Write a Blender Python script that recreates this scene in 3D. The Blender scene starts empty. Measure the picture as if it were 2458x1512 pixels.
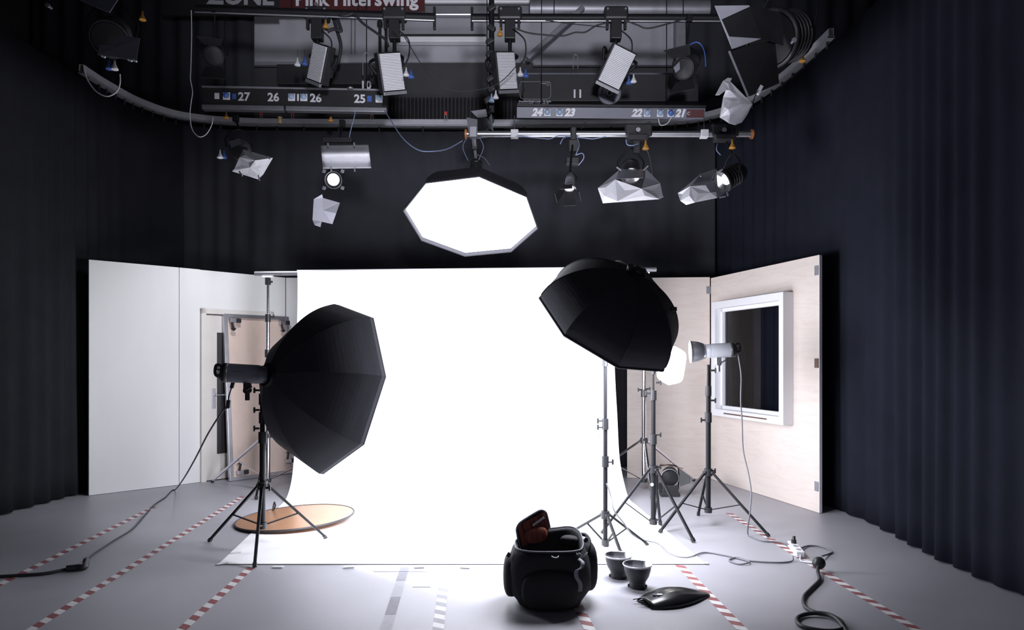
import bpy, math, random
from mathutils import Vector, Matrix
random.seed(7)
SC = bpy.context.scene
V = Vector
# ---------------------------------------------------------------- camera, world, exposure
FPX, CX, HY, CAMH = 1650.0, 1229.0, 864.0, 1.45
cam = bpy.data.cameras.new('camera'); camo = bpy.data.objects.new('camera', cam)
SC.collection.objects.link(camo)
camo.location = (0, 0, CAMH); camo.rotation_euler = (math.pi/2, 0, 0)
cam.sensor_width = 36; cam.lens = 36*FPX/2458
cam.shift_y = (HY-756)/2458; cam.clip_end = 60
SC.camera = camo
w = bpy.data.worlds.new('world'); SC.world = w; w.use_nodes = True
w.node_tree.nodes['Background'].inputs[0].default_value = (.80, .82, 1, 1)
w.node_tree.nodes['Background'].inputs[1].default_value = .11
SC.view_settings.view_transform = 'Standard'; SC.view_settings.look = 'None'
SC.view_settings.gamma = 1; SC.view_settings.use_curve_mapping = False
SC.view_settings.exposure = 0.0
L_TOP, L_LEFT, L_RIGHT, L_SMALL, L_BARE = 8.5, 45, 55, 19, 240
LIGHTCOL = (.90, .915, 1.0, 1)
sp = bpy.data.lights.new('added_rig_fill', 'SPOT'); sp.energy = 2100; sp.color = (.90, .90, 1.0); sp.spot_size = math.radians(48); sp.spot_blend = .8; sp.shadow_soft_size = .35  # unseen spot added behind the camera to brighten the overhead rig
spo = bpy.data.objects.new('added_rig_fill', sp); SC.collection.objects.link(spo)
spo.location = (.6, -1.6, 2.9); spo.rotation_euler = (V((-.2, 9.5, 7.0))-V(spo.location)).to_track_quat('-Z', 'Y').to_euler()

# ---------------------------------------------------------------- helpers
def P(px, py, Y): return V(((px-CX)/FPX*Y, Y, CAMH-(py-HY)/FPX*Y))     # a point seen there, at distance Y
def F(px, py, z=0.0):
    Y = (CAMH-z)*FPX/(py-HY); return V(((px-CX)/FPX*Y, Y, z))           # a point on the floor
def clampc(c): return (c[0], c[1], c[2], 1)
def mat(name, col, rough=.5, metal=0., noise=0., scale=8., bump=0., bscale=40., emit=None, estr=0., spec=.5, stretch=None, col2=None, trans=0., sheen=0.):
    m = bpy.data.materials.new(name); m.use_nodes = True; nt = m.node_tree; b = nt.nodes['Principled BSDF']
    b.inputs['Base Color'].default_value = clampc(col); b.inputs['Roughness'].default_value = rough
    b.inputs['Metallic'].default_value = metal; b.inputs['Specular IOR Level'].default_value = spec
    if trans: b.inputs['Transmission Weight'].default_value = trans
    if sheen: b.inputs['Sheen Weight'].default_value = sheen
    if noise or bump:
        tc = nt.nodes.new('ShaderNodeTexCoord'); mp = nt.nodes.new('ShaderNodeMapping')
        if stretch: mp.inputs['Scale'].default_value = stretch
        nt.links.new(tc.outputs['Object'], mp.inputs[0])
        if noise:
            n = nt.nodes.new('ShaderNodeTexNoise'); n.inputs['Scale'].default_value = scale; n.inputs['Detail'].default_value = 6
            nt.links.new(mp.outputs[0], n.inputs['Vector'])
            r = nt.nodes.new('ShaderNodeValToRGB'); r.color_ramp.elements[0].position = .3; r.color_ramp.elements[1].position = .72
            c2 = col2 or tuple(max(0, c*(1-noise)) for c in col)
            r.color_ramp.elements[0].color = clampc(c2); r.color_ramp.elements[1].color = clampc(col)
            nt.links.new(n.outputs['Fac'], r.inputs[0]); nt.links.new(r.outputs[0], b.inputs['Base Color'])
        if bump:
            n2 = nt.nodes.new('ShaderNodeTexNoise'); n2.inputs['Scale'].default_value = bscale; n2.inputs['Detail'].default_value = 4
            nt.links.new(mp.outputs[0], n2.inputs['Vector'])
            bp = nt.nodes.new('ShaderNodeBump'); bp.inputs['Strength'].default_value = bump; bp.inputs['Distance'].default_value = .01
            nt.links.new(n2.outputs['Fac'], bp.inputs['Height']); nt.links.new(bp.outputs[0], b.inputs['Normal'])
    if emit:
        b.inputs['Emission Color'].default_value = clampc(emit); b.inputs['Emission Strength'].default_value = estr
    return m
def wood(name, c1, c2, scale=3., stretch=(1, 1, 7), rough=.55):
    m = mat(name, c1, rough); nt = m.node_tree; b = nt.nodes['Principled BSDF']
    tc = nt.nodes.new('ShaderNodeTexCoord'); mp = nt.nodes.new('ShaderNodeMapping'); mp.inputs['Scale'].default_value = stretch
    nt.links.new(tc.outputs['Object'], mp.inputs[0])
    n = nt.nodes.new('ShaderNodeTexNoise'); n.inputs['Scale'].default_value = scale*.55; n.inputs['Detail'].default_value = 9
    n.inputs['Roughness'].default_value = .72; n.inputs['Distortion'].default_value = 1.6
    nt.links.new(mp.outputs[0], n.inputs['Vector'])
    r = nt.nodes.new('ShaderNodeValToRGB'); r.color_ramp.elements[0].position = .25; r.color_ramp.elements[1].position = .55
    r.color_ramp.elements[0].color = clampc(c2); r.color_ramp.elements[1].color = clampc(c1)
    nt.links.new(n.outputs['Fac'], r.inputs[0]); nt.links.new(r.outputs[0], b.inputs['Base Color'])
    return m
M = {}
M['floor'] = mat('grey_floor', (.36, .358, .395), .42, noise=.12, scale=1.6, bump=.05, bscale=30)
M['paper'] = mat('white_paper', (.88, .88, .89), .7, bump=.02, bscale=4)
M['white_board'] = mat('white_painted_board', (.84, .84, .84), .6, noise=.06, scale=2.5, stretch=(1, 1, .3), bump=.03)
M['cream'] = mat('cream_paint', (.74, .71, .67), .5, noise=.05)
M['ply'] = wood('birch_plywood', (.70, .62, .575), (.62, .53, .48))
M['ply_dark'] = wood('pink_plywood', (.70, .56, .49), (.64, .50, .43), 4, (2, 2, 1))
M['curtain'] = mat('black_curtain_cloth', (.046, .047, .056), .95, noise=.15, scale=4, spec=.05)  # back curtain, lightened in colour to make up for weak light there
M['curtain_side'] = mat('navy_black_cloth_dimmed', (.017, .019, .029), .95, noise=.15, scale=4, spec=.05)  # right curtain, base colour darkened to offset the light it catches
M['curtain_left'] = mat('black_velvet_cloth_dimmed', (.024, .025, .030), .95, noise=.15, scale=4, spec=.05)  # left curtain, base colour darkened in place of dimmer light
M['rail'] = mat('silver_grey_rail', (.42, .42, .46), .5, metal=.2, noise=.12, scale=14)
M['wall'] = mat('grey_wall_paint', (.42, .42, .46), .75, noise=.3, scale=1.2)
M['wall_dark'] = mat('dark_wall_paint', (.05, .05, .055), .7, noise=.3, scale=3)
M['black'] = mat('black_paint', (.024, .024, .027), .45, noise=.2)
M['black_metal'] = mat('black_metal', (.010, .010, .013), .5, noise=.2, spec=.3)
M['black_nylon'] = mat('black_nylon', (.026, .026, .029), .75, bump=.25, bscale=60, spec=.25)
M['shell'] = mat('black_softbox_fabric', (.042, .042, .050), .75, bump=.2, bscale=14, spec=.2)
M['gloss'] = mat('glossy_black_plastic', (.014, .014, .016), .27, spec=.35)
M['plastic'] = mat('black_plastic', (.02, .02, .023), .4)
M['cable'] = mat('black_rubber', (.022, .022, .026), .55)
M['grey_cable'] = mat('grey_rubber', (.16, .16, .18), .5)
M['blue_cable'] = mat('blue_grey_cable', (.22, .27, .42), .5)
M['white_cable'] = mat('pale_cable', (.55, .55, .6), .5)
M['chrome'] = mat('chrome_steel', (.72, .72, .76), .16, metal=1)
M['alu'] = mat('brushed_aluminium', (.62, .62, .67), .34, metal=.9, noise=.12, scale=12)
M['satin'] = mat('satin_grey_metal', (.38, .38, .42), .45, metal=.6, noise=.15)
M['silver'] = mat('silver_reflector_inside', (.85, .85, .9), .22, metal=1)
M['white'] = mat('white_plastic', (.75, .75, .78), .4)
M['louvre'] = mat('white_louvre', (.80, .80, .83), .6)
M['louvre_gap'] = mat('grey_louvre_gap', (.40, .40, .43), .7)
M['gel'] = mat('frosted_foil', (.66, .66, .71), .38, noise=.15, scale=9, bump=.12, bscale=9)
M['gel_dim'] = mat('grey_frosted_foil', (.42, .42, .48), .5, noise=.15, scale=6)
M['grey_head'] = mat('grey_flash_housing', (.42, .43, .47), .4, noise=.06)
M['dark_head'] = mat('slate_flash_housing', (.11, .11, .14), .45, noise=.1)
M['red'] = mat('red_tape', (.31, .10, .105), .6, noise=.25, scale=30)
M['tape_white'] = mat('white_tape', (.72, .72, .73), .6, noise=.12, scale=25)
M['tape_worn'] = mat('worn_grey_tape', (.36, .36, .39), .6, noise=.12, scale=30)
M['tape_grey'] = mat('grey_tape', (.21, .21, .235), .6, noise=.18, scale=18)
M['amber'] = mat('amber_plastic', (.55, .27, .05), .45)
M['orange'] = mat('orange_plastic', (.60, .22, .06), .45)
M['tan'] = mat('tan_plastic', (.62, .42, .20), .45)
M['blue'] = mat('blue_plastic', (.06, .13, .42), .4)
M['sky'] = mat('light_blue_plastic', (.30, .40, .56), .4)
M['redp'] = mat('red_plastic', (.40, .04, .04), .45)
M['lining'] = mat('rust_red_lining', (.34, .085, .055), .55, noise=.45, scale=6, stretch=(14, 2, 1), bump=.5, bscale=10)
M['web'] = mat('grey_webbing', (.30, .30, .35), .6, noise=.3, scale=40)
M['bronze'] = wood('gold_reflector_cloth', (.46, .235, .12), (.36, .175, .08), 5, (2, 14, 1), .33)
M['bronze'].node_tree.nodes['Principled BSDF'].inputs['Metallic'].default_value = .55
M['brown'] = mat('brown_metal', (.14, .08, .06), .5, noise=.2)
M['text'] = mat('white_lettering', (.72, .72, .76), .5)
M['text_dim'] = mat('grey_lettering', (.38, .38, .42), .5)
M['text_black'] = mat('black_lettering', (.02, .02, .02), .5)
M['redsign'] = mat('dark_red_sign', (.085, .018, .02), .5, noise=.15)
M['barcolor'] = mat('slate_blue_enamel', (.16, .165, .21), .45, noise=.12)
M['disc'] = mat('grey_disc', (.24, .24, .29), .45, noise=.08)
M['glow_top'] = mat('lit_diffuser', (.8, .8, .8), .6, emit=LIGHTCOL[:3], estr=L_TOP)
M['glow_left'] = mat('lit_diffuser_cloth', (.8, .8, .8), .6, emit=LIGHTCOL[:3], estr=L_LEFT)
M['glow_right'] = mat('lit_diffuser_fabric', (.8, .8, .8), .6, emit=LIGHTCOL[:3], estr=L_RIGHT)
M['glow_small'] = mat('lit_white_dome', (.8, .8, .8), .6, emit=(1, .965, .93), estr=L_SMALL)
M['glow_bare'] = mat('lit_flash_tube', (.8, .8, .8), .6, emit=(1, .97, .95), estr=L_BARE)
M['glow_lamp'] = mat('lit_lamp_lens', (.9, .9, .9), .3, emit=(1, .94, .90), estr=2.2)
M['bulb'] = mat('lit_lamp_bulb', (.9, .9, .9), .3, emit=(1, .90, .84), estr=9)
gl = bpy.data.materials.new('window_glass'); gl.use_nodes = True; M['glass'] = gl
nt = gl.node_tree; nt.nodes.clear()
o_ = nt.nodes.new('ShaderNodeOutputMaterial'); mx = nt.nodes.new('ShaderNodeMixShader'); tr = nt.nodes.new('ShaderNodeBsdfTransparent')
gs = nt.nodes.new('ShaderNodeBsdfGlossy'); gs.inputs['Roughness'].default_value = .01; fr = nt.nodes.new('ShaderNodeFresnel'); fr.inputs[0].default_value = 1.45
tr.inputs[0].default_value = (.8, .8, .85, 1)
nt.links.new(fr.outputs[0], mx.inputs[0]); nt.links.new(tr.outputs[0], mx.inputs[1]); nt.links.new(gs.outputs[0], mx.inputs[2]); nt.links.new(mx.outputs[0], o_.inputs[0])

def cr(pts, n=8):
    pts = [V(p) for p in pts]; out = []
    for i in range(len(pts)-1):
        p0 = pts[max(0, i-1)]; p1 = pts[i]; p2 = pts[i+1]; p3 = pts[min(len(pts)-1, i+2)]
        for k in range(n):
            t = k/n
            out.append(.5*((2*p1)+(p2-p0)*t+(2*p0-5*p1+4*p2-p3)*t*t+(3*p1-p0-3*p2+p3)*t**3))
    out.append(pts[-1]); return out
def frame(axis):
    a = V(axis).normalized(); h = V((0, 0, 1)) if abs(a.z) < .95 else V((1, 0, 0))
    x = h.cross(a).normalized(); return x, a.cross(x).normalized(), a
ORIG = {}
class MB:
    def __init__(s): s.v = []; s.f = []; s.m = []; s.s = []
    def add(s, vs, fs, mi=0, sm=False):
        b = len(s.v); s.v += [V(q) for q in vs]
        for f in fs: s.f.append([b+i for i in f]); s.m.append(mi); s.s.append(sm)
        return s
    def box(s, c, size, R=None, mi=0):
        R = R or Matrix.Identity(3); c = V(c); x, y, z = [q/2 for q in size]
        vs = [c+R@V((i*x, j*y, k*z)) for i in (-1, 1) for j in (-1, 1) for k in (-1, 1)]
        return s.add(vs, [(0, 1, 3, 2), (4, 6, 7, 5), (0, 4, 5, 1), (2, 3, 7, 6), (0, 2, 6, 4), (1, 5, 7, 3)], mi)
    def bar(s, a, b, w, h, up=(0, 0, 1), mi=0):
        a = V(a); b = V(b); d = (b-a); L = d.length; d.normalize(); u = V(up)
        x = d.cross(u); 
        if x.length < 1e-4: x = d.cross(V((0, 1, 0)))
        x.normalize(); z = x.cross(d)
        return s.box((a+b)/2, (w, L, h), Matrix((x, d, z)).transposed(), mi)
    def cyl(s, a, b, r0, r1=None, seg=16, mi=0, caps=True):
        r1 = r0 if r1 is None else r1; a = V(a); b = V(b); x, y, z = frame(b-a)
        vs = []
        for c, r in ((a, r0), (b, r1)):
            vs += [c+(x*math.cos(t)+y*math.sin(t))*r for t in [2*math.pi*k/seg for k in range(seg)]]
        s.add(vs, [(k, (k+1) % seg, seg+(k+1) % seg, seg+k) for k in range(seg)], mi, True)
        if caps: s.add(vs[:seg], [tuple(reversed(range(seg)))], mi); s.add(vs[seg:], [tuple(range(seg))], mi)
        return s
    def tube(s, pts, r, seg=8, n=6, mi=0, close=False, smooth=True):
        pts = cr(pts, n) if smooth else [V(p) for p in pts]
        pts = [V((p.x, p.y, max(p.z, r*1.02))) for p in pts]
        rings = []; x = None
        for i, p in enumerate(pts):
            d = (pts[min(i+1, len(pts)-1)]-pts[max(i-1, 0)]).normalized()
            if x is None: x, y, _ = frame(d)
            else:
                x = (x-d*x.dot(d)).normalized(); y = d.cross(x)
            rings.append([p+(x*math.cos(t)+y*math.sin(t))*r for t in [2*math.pi*k/seg for k in range(seg)]])
        vs = [q for R in rings for q in R]; fs = []
        for i in range(len(rings)-1):
            for k in range(seg): fs.append((i*seg+k, i*seg+(k+1) % seg, (i+1)*seg+(k+1) % seg, (i+1)*seg+k))
        s.add(vs, fs, mi, True)
        s.add(rings[0], [tuple(reversed(range(seg)))], mi); s.add(rings[-1], [tuple(range(seg))], mi)
        return s
    def lathe(s, prof, o, axis=(0, 0, 1), seg=28, mi=0, xy=None, sm=True, off=0.):
        x, y, z = frame(axis) if xy is None else (V(xy[0]), V(xy[1]), V(axis).normalized())
        o = V(o); vs = []
        for r, h in prof:
            vs += [o+z*h+(x*math.cos(t)+y*math.sin(t))*r for t in [2*math.pi*k/seg+off for k in range(seg)]]
        fs = [(i*seg+k, i*seg+(k+1) % seg, (i+1)*seg+(k+1) % seg, (i+1)*seg+k) for i in range(len(prof)-1) for k in range(seg)]
        return s.add(vs, fs, mi, sm)
    def sheet(s, rows, mi=0, sm=True):
        n = len(rows[0]); vs = [q for r in rows for q in r]
        return s.add(vs, [(i*n+k, i*n+k+1, (i+1)*n+k+1, (i+1)*n+k) for i in range(len(rows)-1) for k in range(n-1)], mi, sm)
    def prism(s, pts, d, mi=0):
        n = len(pts); a = [V(p) for p in pts]; b = [p+V(d) for p in a]
        s.add(a+b, [tuple(reversed(range(n))), tuple(range(n, 2*n))]+[(k, (k+1) % n, n+(k+1) % n, n+k) for k in range(n)], mi)
        return s
    def build(s, name, m, parent=None, label=None, bev=0, solid=0, sub=0, loc=None):
        me = bpy.data.meshes.new(name)
        if parent is not None: base = ORIG[parent]
        elif loc is not None: base = V(loc)
        else:
            xs = [q.x for q in s.v]; ys = [q.y for q in s.v]; base = V(((min(xs)+max(xs))/2, (min(ys)+max(ys))/2, min(q.z for q in s.v)))
        me.from_pydata([tuple(q-base) for q in s.v], [], s.f)
        ms = m if isinstance(m, (list, tuple)) else [m]
        for q in ms: me.materials.append(M[q])
        for p, mi, sm in zip(me.polygons, s.m, s.s): p.material_index = mi; p.use_smooth = sm
        me.validate(); me.update()
        o = bpy.data.objects.new(name, me); SC.collection.objects.link(o)
        if parent is not None: o.parent = parent
        else: o.location = base
        ORIG[o] = base
        if solid: q = o.modifiers.new('solid', 'SOLIDIFY'); q.thickness = solid
        if sub: q = o.modifiers.new('sub', 'SUBSURF'); q.levels = sub; q.render_levels = sub
        if bev: q = o.modifiers.new('bevel', 'BEVEL'); q.width = bev; q.segments = 2; q.limit_method = 'ANGLE'
        if label: o['label'] = label
        return o
def thing(name, label, cat, loc, group=None):
    o = bpy.data.objects.new(name, None); o.empty_display_size = .1; SC.collection.objects.link(o)
    o.location = loc; o['label'] = label; o['category'] = cat; ORIG[o] = V(loc)
    if group: o['group'] = group
    return o
def tag(o, label, cat, group=None):
    o['label'] = label; o['category'] = cat
    if group: o['group'] = group
    return o
def struct(o): o['kind'] = 'structure'; return o
def clone(root, loc, rot=None, label=None, scale=None):
    r = root.copy(); SC.collection.objects.link(r); r.location = loc; ORIG[r] = V(loc)
    if rot is not None: r.rotation_euler = rot
    if scale: r.scale = (scale,)*3
    if label: r['label'] = label
    def rec(a, b):
        for ch in list(a.children):
            c = ch.copy(); SC.collection.objects.link(c); c.parent = b; rec(ch, c)
    rec(root, r); return r
def text(s, size, o, x, y, parent, m='text', name='lettering', depth=.002, bold=.0, align='CENTER', shear=0.):
    cu = bpy.data.curves.new('t', 'FONT'); cu.body = s; cu.size = size; cu.extrude = depth/2; cu.offset = bold; cu.shear = shear
    cu.align_x = align; cu.align_y = 'CENTER'; cu.resolution_u = 3
    t = bpy.data.objects.new('t', cu); SC.collection.objects.link(t)
    me = bpy.data.meshes.new_from_object(t.evaluated_get(bpy.context.evaluated_depsgraph_get()))
    bpy.data.objects.remove(t); bpy.data.curves.remove(cu)
    x = V(x).normalized(); y = V(y); y = (y-x*y.dot(x)).normalized(); z = x.cross(y); o = V(o)-ORIG[parent]
    for v in me.vertices: v.co = o+x*v.co.x+y*v.co.y+z*v.co.z
    me.materials.clear(); me.materials.append(M[m])
    ob = bpy.data.objects.new(name, me); SC.collection.objects.link(ob); ob.parent = parent; ORIG[ob] = ORIG[parent]
    return ob

# ---------------------------------------------------------------- setting
struct(MB().box((-.5, 4.5, -.05), (13, 13, .1)).build('floor', 'floor'))
struct(MB().box((-.5, 10.1, 5.9), (13, .2, 3.4)).build('wall_back', 'wall'))
struct(MB().box((-.5, 10.0, 4.9), (13, .06, 1.72)).build('trim_1', 'wall_dark'))
struct(MB().box((-.5, 10.08, 2.1), (13, .2, 4.2)).build('wall_back_lower', 'wall_dark'))
struct(MB().box((-6.95, 4.5, 3.7), (.1, 13, 7.6)).build('wall_left', 'wall_dark'))
struct(MB().box((5.95, 4.5, 3.7), (.1, 13, 7.6)).build('wall_right', 'wall_dark'))
struct(MB().box((-.5, 4.5, 7.5), (13, 13, .1)).build('ceiling', 'wall_dark'))

# curtains hung from one curved rail
RZ = 4.65
rail_in = [(-4.72, 3.2), (-4.72, 5.2), (-4.72, 7.4), (-4.69, 8.07), (-4.60, 8.55), (-4.33, 8.97), (-3.74, 9.19), (-2.8, 9.25), (-1, 9.27), (1.2, 9.27), (2.0, 9.20), (2.5, 9.02), (2.85, 8.62), (3.02, 8.0), (3.1, 7.2), (3.12, 6.3), (3.12, 4.8), (3.12, 3.4)]
rp = cr([V((x, y, 0)) for x, y in rail_in], 10)
def curtain(pts, name, m, label, fold=.028, wl=.23, z0=0.015, z1=RZ-.12, inset=.0):
    P0 = []; d = 0; fine = []
    for a, b in zip(pts, pts[1:]):
        L = (b-a).length; n = max(1, int(L/.022))
        for k in range(n): fine.append((a.lerp(b, k/n), d+L*k/n, (b-a).normalized()))
        d += L
    rows = []
    for z, amp in ((z1, .35), (z1-.5, .8), (2.6, 1.), (1.2, 1.1), (.3, 1.3), (z0, 1.4)):
        row = []
        for p, s, t in fine:
            nrm = V((-t.y, t.x, 0))
            wv = math.sin(s/wl*2*math.pi+2.6*math.sin(s*1.3)+1.2*math.sin(s*3.1))*(.5+.4*math.sin(s*1.9+.7))+.25*math.sin(s*13.3+z*.6)
            row.append(V((p.x, p.y, z))+nrm*(wv*fold*amp+.03*math.sin(s*2.3+1)*amp))
        rows.append(row)
    return tag(MB().sheet(rows).build(name, m, solid=.004), label, 'curtain', 'black studio curtains')
nR = len(rp)
iL = next(i for i, q in enumerate(rp) if q.x > -4.4); iR = next(i for i, q in enumerate(rp) if q.x > 2.6)
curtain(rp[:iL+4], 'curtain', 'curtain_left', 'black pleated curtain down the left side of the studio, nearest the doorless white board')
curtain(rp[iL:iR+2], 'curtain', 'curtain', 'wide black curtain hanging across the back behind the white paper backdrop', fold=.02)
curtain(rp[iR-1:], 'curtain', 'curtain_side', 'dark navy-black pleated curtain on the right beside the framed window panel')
rail = thing('curtain_rail', 'curved silver curtain rail running round the back of the studio', 'rail', (-.8, 9.27, RZ))
def sweep(pts, w, h, z, shift=0):
    m = MB(); rows = [[], [], [], [], []]
    for i, p in enumerate(pts):
        t = (pts[min(i+1, len(pts)-1)]-pts[max(i-1, 0)]).normalized(); n = V((-t.y, t.x, 0))
        for r, (a, b) in zip(rows, ((-w/2, -h/2), (w/2, -h/2), (w/2, h/2), (-w/2, h/2), (-w/2, -h/2))): r.append(V((p.x, p.y, z))+n*(a+shift)+V((0, 0, b)))
    return m.sheet(rows, sm=False)
rr_ = [q for q in rp if not (q.x < -4.6 and q.y < 7.5) and not (q.x > 2.9 and q.y < 6.62)]
sweep(rr_, .05, .075, RZ).build('rail', 'rail', rail)
sweep(rr_, .07, .014, RZ-.05).build('lower_channel', 'satin', rail)
hk = MB()
for i in range(1, len(rr_)-1, 3):
    hk.cyl(rr_[i]+V((0, 0, RZ-.13)), rr_[i]+V((0, 0, RZ-.05)), .012, seg=6)
o = hk.build('rollers', 'plastic', rail); o['kind'] = 'stuff'

# back wall: cladding ribs, beams, strut, column, grille
t = thing('wall_cladding', 'pale ribbed cladding strip high on the grey back wall', 'cladding', P(1145, 40, 9.95))
for k, (a, b) in enumerate(((-14, 9), (14, 40))):
    MB().box((P(1018, a, 9.93)+P(1272, b, 9.93))/2, (1.53, .08, abs(b-a)/FPX*9.93)).build('panel', 'white' if k == 0 else 'alu', t, bev=.02)
tag(MB().cyl(P(1272, 22, 9.8), P(1700, 24, 9.8), .13, seg=20).build('ventilation_duct', 'satin'), 'fat grey duct crossing the top of the back wall', 'duct')
tag(MB().box((P(1060, 98, 9.9)+P(1062, 98, 9.9))/2, (1.28, .12, .075)).build('wall_beam', 'white', bev=.008), 'pale horizontal beam on the back wall behind the cable', 'beam')
tag(MB().box(P(1060, 88, 9.88), (1.28, .1, .03)).build('wall_beam', 'black'), 'thin black ledge just above the pale wall beam', 'beam')
tag(MB().bar(P(1400, 18, 9.6), P(1266, 140, 9.6), .07, .07).build('diagonal_strut', 'satin', bev=.008), 'grey diagonal strut crossing the back wall above the number 11 hoist', 'strut')
tag(MB().box(P(1632, 95, 9.85), (.14, .14, .72)).build('wall_column', 'satin', bev=.01), 'short grey column on the upper back wall at its right end', 'column')
tag(MB().box(P(1640, 154, 9.85)+V((-1.0, 0, 0)), (2.3, .06, .05)).build('wall_rail', 'satin'), 'thin grey rail on the wall behind the right hoist', 'rail')
tag(MB().box(P(600, 154, 9.85), (1.7, .06, .05)).build('wall_rail', 'satin'), 'thin grey rail on the dark wall behind the left hoist', 'rail')
g = MB()
for k in range(34): g.box(P(936+k*9, 262, 9.9), (.026, .05, .32))
tag(g.build('grille', 'black_metal', bev=.003), 'black ribbed radiator grille above the curved curtain rail', 'grille')
for x, lab in ((912, 'black conduit pipe on the upper back wall, left of a matching pipe'), (927, 'black conduit pipe on the upper back wall, right of a matching pipe')):
    t = thing('conduit_pipe', lab, 'pipe', P(x, 135, 9.95), 'pair of conduits on the back wall')
    MB().cyl(P(x, 26, 9.95), P(x, 135, 9.95), .022, seg=10).build('pipe', 'black', t)
    MB().cyl(P(x, 52, 9.94), P(x, 64, 9.94), .04, seg=10).build('collar', 'black', t)
for x0, x1, lab in ((470, 610, 'black sheet added where the back wall fades dark at the upper left'), (1648, 1900, 'black sheet added where the back wall fades dark at the upper right')):
    xa, xb = (-6.8, P(x1, 0, 9.75).x) if x0 < 1000 else (P(x0, 0, 9.75).x, 5.8)
    rows = [[V((xa+(xb-xa)*k/80, 9.75+.03*math.sin(k*.9), zz)) for k in range(81)] for zz in (7.44, 5.5, 4.3)]
    tag(MB().sheet(rows).build('darkening_sheet', 'curtain', solid=.004), lab, 'curtain')  # black sheets stand in for the wall falling into dark at both ends

# banner and red sign at the very top
t = thing('sign_board', 'black overhead sign board with large grey capital letters', 'sign', P(560, 40, 9.4))
MB().box(P(530, -6, 9.42), (1.6, .04, .50)).build('board', 'black', t)
text('ZONE', .33, P(578, -8, 9.39), (1, 0, -.02), (0, 0, 1), t, 'text_dim', bold=.012)
t = thing('sign_board', 'dark red overhead sign with big white lettering', 'sign', P(860, 30, 9.4))
MB().box((P(672, -10, 9.42)+P(1018, -10, 9.42))/2, (1.99, .04, .42)).build('board', 'redsign', t)
text('Pink Filterswing', .265, P(856, -1, 9.39), (1, 0, 0), (0, 0, 1), t, 'text', bold=.008)

# ---------------------------------------------------------------- flats (set walls)
def flat_frame(a, b):
    a = V((a[0], a[1], 0)); b = V((b[0], b[1], 0)); d = (b-a).normalized(); n = V((d.y, -d.x, 0))   # n points into the room
    L = (b-a).length
    return (lambda s, z, k=0.: a+d*s+V((0, 0, z))+n*k), L, Matrix((d, n, V((0, 0, 1)))).transposed()
HL = 2.52
Q, L, R = flat_frame((-4.52, 7.34), (-3.862, 7.975))
t = thing('set_wall_panel', 'tall plain white board standing free at the far left', 'panel', Q(L/2, 0))
MB().box(Q(L/2, HL/2+.003, -.02), (L-.004, .04, HL), R).build('board', 'white_board', t, bev=.002)
MB().box(Q(.25, .4, -.09), (.06, .10, .8), R).build('rear_brace', 'ply', t)
Q, L, R = flat_frame((-3.862, 7.975), (-2.955, 8.96))
t = thing('set_wall_panel', 'white board wall with a cream door set in it, left of the backdrop', 'panel', Q(L/2, 0))
m = MB(); ds, de, dt = .24, 1.16, 2.06
m.box(Q(ds/2+.002, HL/2+.003, -.02), (ds-.004, .04, HL), R); m.box(Q((ds+de)/2, (HL+dt)/2, -.02), (de-ds, .04, HL-dt), R)
m.box(Q((de+L)/2, HL/2+.003, -.02), (L-de, .04, HL), R); m.build('board', 'white_board', t)
d = thing('cream_door', 'cream painted door with a steel lever handle in the left set wall', 'door', Q((ds+de)/2, 0))
m = MB()
m.box(Q(ds+.03, dt/2, .005), (.06, .07, dt), R); m.box(Q(de-.03, dt/2, .005), (.06, .07, dt), R); m.box(Q((ds+de)/2, dt-.03, .005), (de-ds, .07, .06), R)
m.build('door_frame', 'cream', d, bev=.004)
MB().box(Q((ds+de)/2, (dt-.07)/2+.006, -.005), (de-ds-.125, .04, dt-.08), R).build('door_leaf', 'cream', d, bev=.003)
MB().box(Q(ds+.33, 1.05, .018), (.27, .012, 1.46), R).build('dark_panel', 'black', d)
hd = MB().box(Q(ds+.155, .99, .02), (.045, .012, .24), R).build('handle_plate', 'alu', d, bev=.003)
MB().tube([Q(ds+.155, 1.03, .02), Q(ds+.155, 1.03, .075), Q(ds+.18, 1.03, .078), Q(ds+.285, 1.03, .078)], .009, n=3).build('lever', 'alu', hd)
tag(MB().box((-2.42, 8.99, HL/2+.003), (1.06, .04, HL)).build('set_wall_panel', 'white_board'), 'white board wall facing the camera, mostly hidden behind the backdrop', 'panel')

# framed plywood sheet leaning on the door
t = thing('framed_plywood_sheet', 'plywood sheet in an aluminium frame leaning against the cream door', 'board', (-3.08, 8.53, 0))
bl = V((-3.37, 8.20, .004)); ax = V((.68, .735, 0)).normalized(); lean = V((-.125, .115, 2.01)); up = lean.normalized(); wB = .85
nB = ax.cross(up)     # towards the room
RB = Matrix((ax, nB, up)).transposed()
def QB(s, u, k=0.): return bl+ax*s+up*u+nB*k
MB().box(QB(wB/2, 1.005, -.01), (wB-.05, .012, 1.96), RB).build('plywood', 'ply_dark', t)
fm = MB()
for s_ in (.02, wB-.02): fm.box(QB(s_, 1.005), (.05, .05, 2.01), RB)
for u in (.02, 1.99): fm.box(QB(wB/2, u), (wB, .048, .045), RB)
fm.build('frame', 'alu', t, bev=.005)
for s_, u in ((.10, 1.93), (wB-.10, 1.93), (.12, .09), (wB-.10, .16)):
    k = MB().box(QB(s_, u, .035), (.075, .05, .05), RB).box(QB(s_+.075, u, .035), (.05, .04, .05), RB, 1).build('clamp', ['alu', 'black'], t, bev=.004)
    MB().cyl(QB(s_-.01, u-.02 if u > 1 else u+.02, .04), QB(s_, u-.1 if u > 1 else u+.10, .05), .012).cyl(QB(s_, u-.1 if u > 1 else u+.10, .05), QB(s_+.004, u-.125 if u > 1 else u+.125, .052), .034, .012).build('knob', 'black', k)

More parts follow.
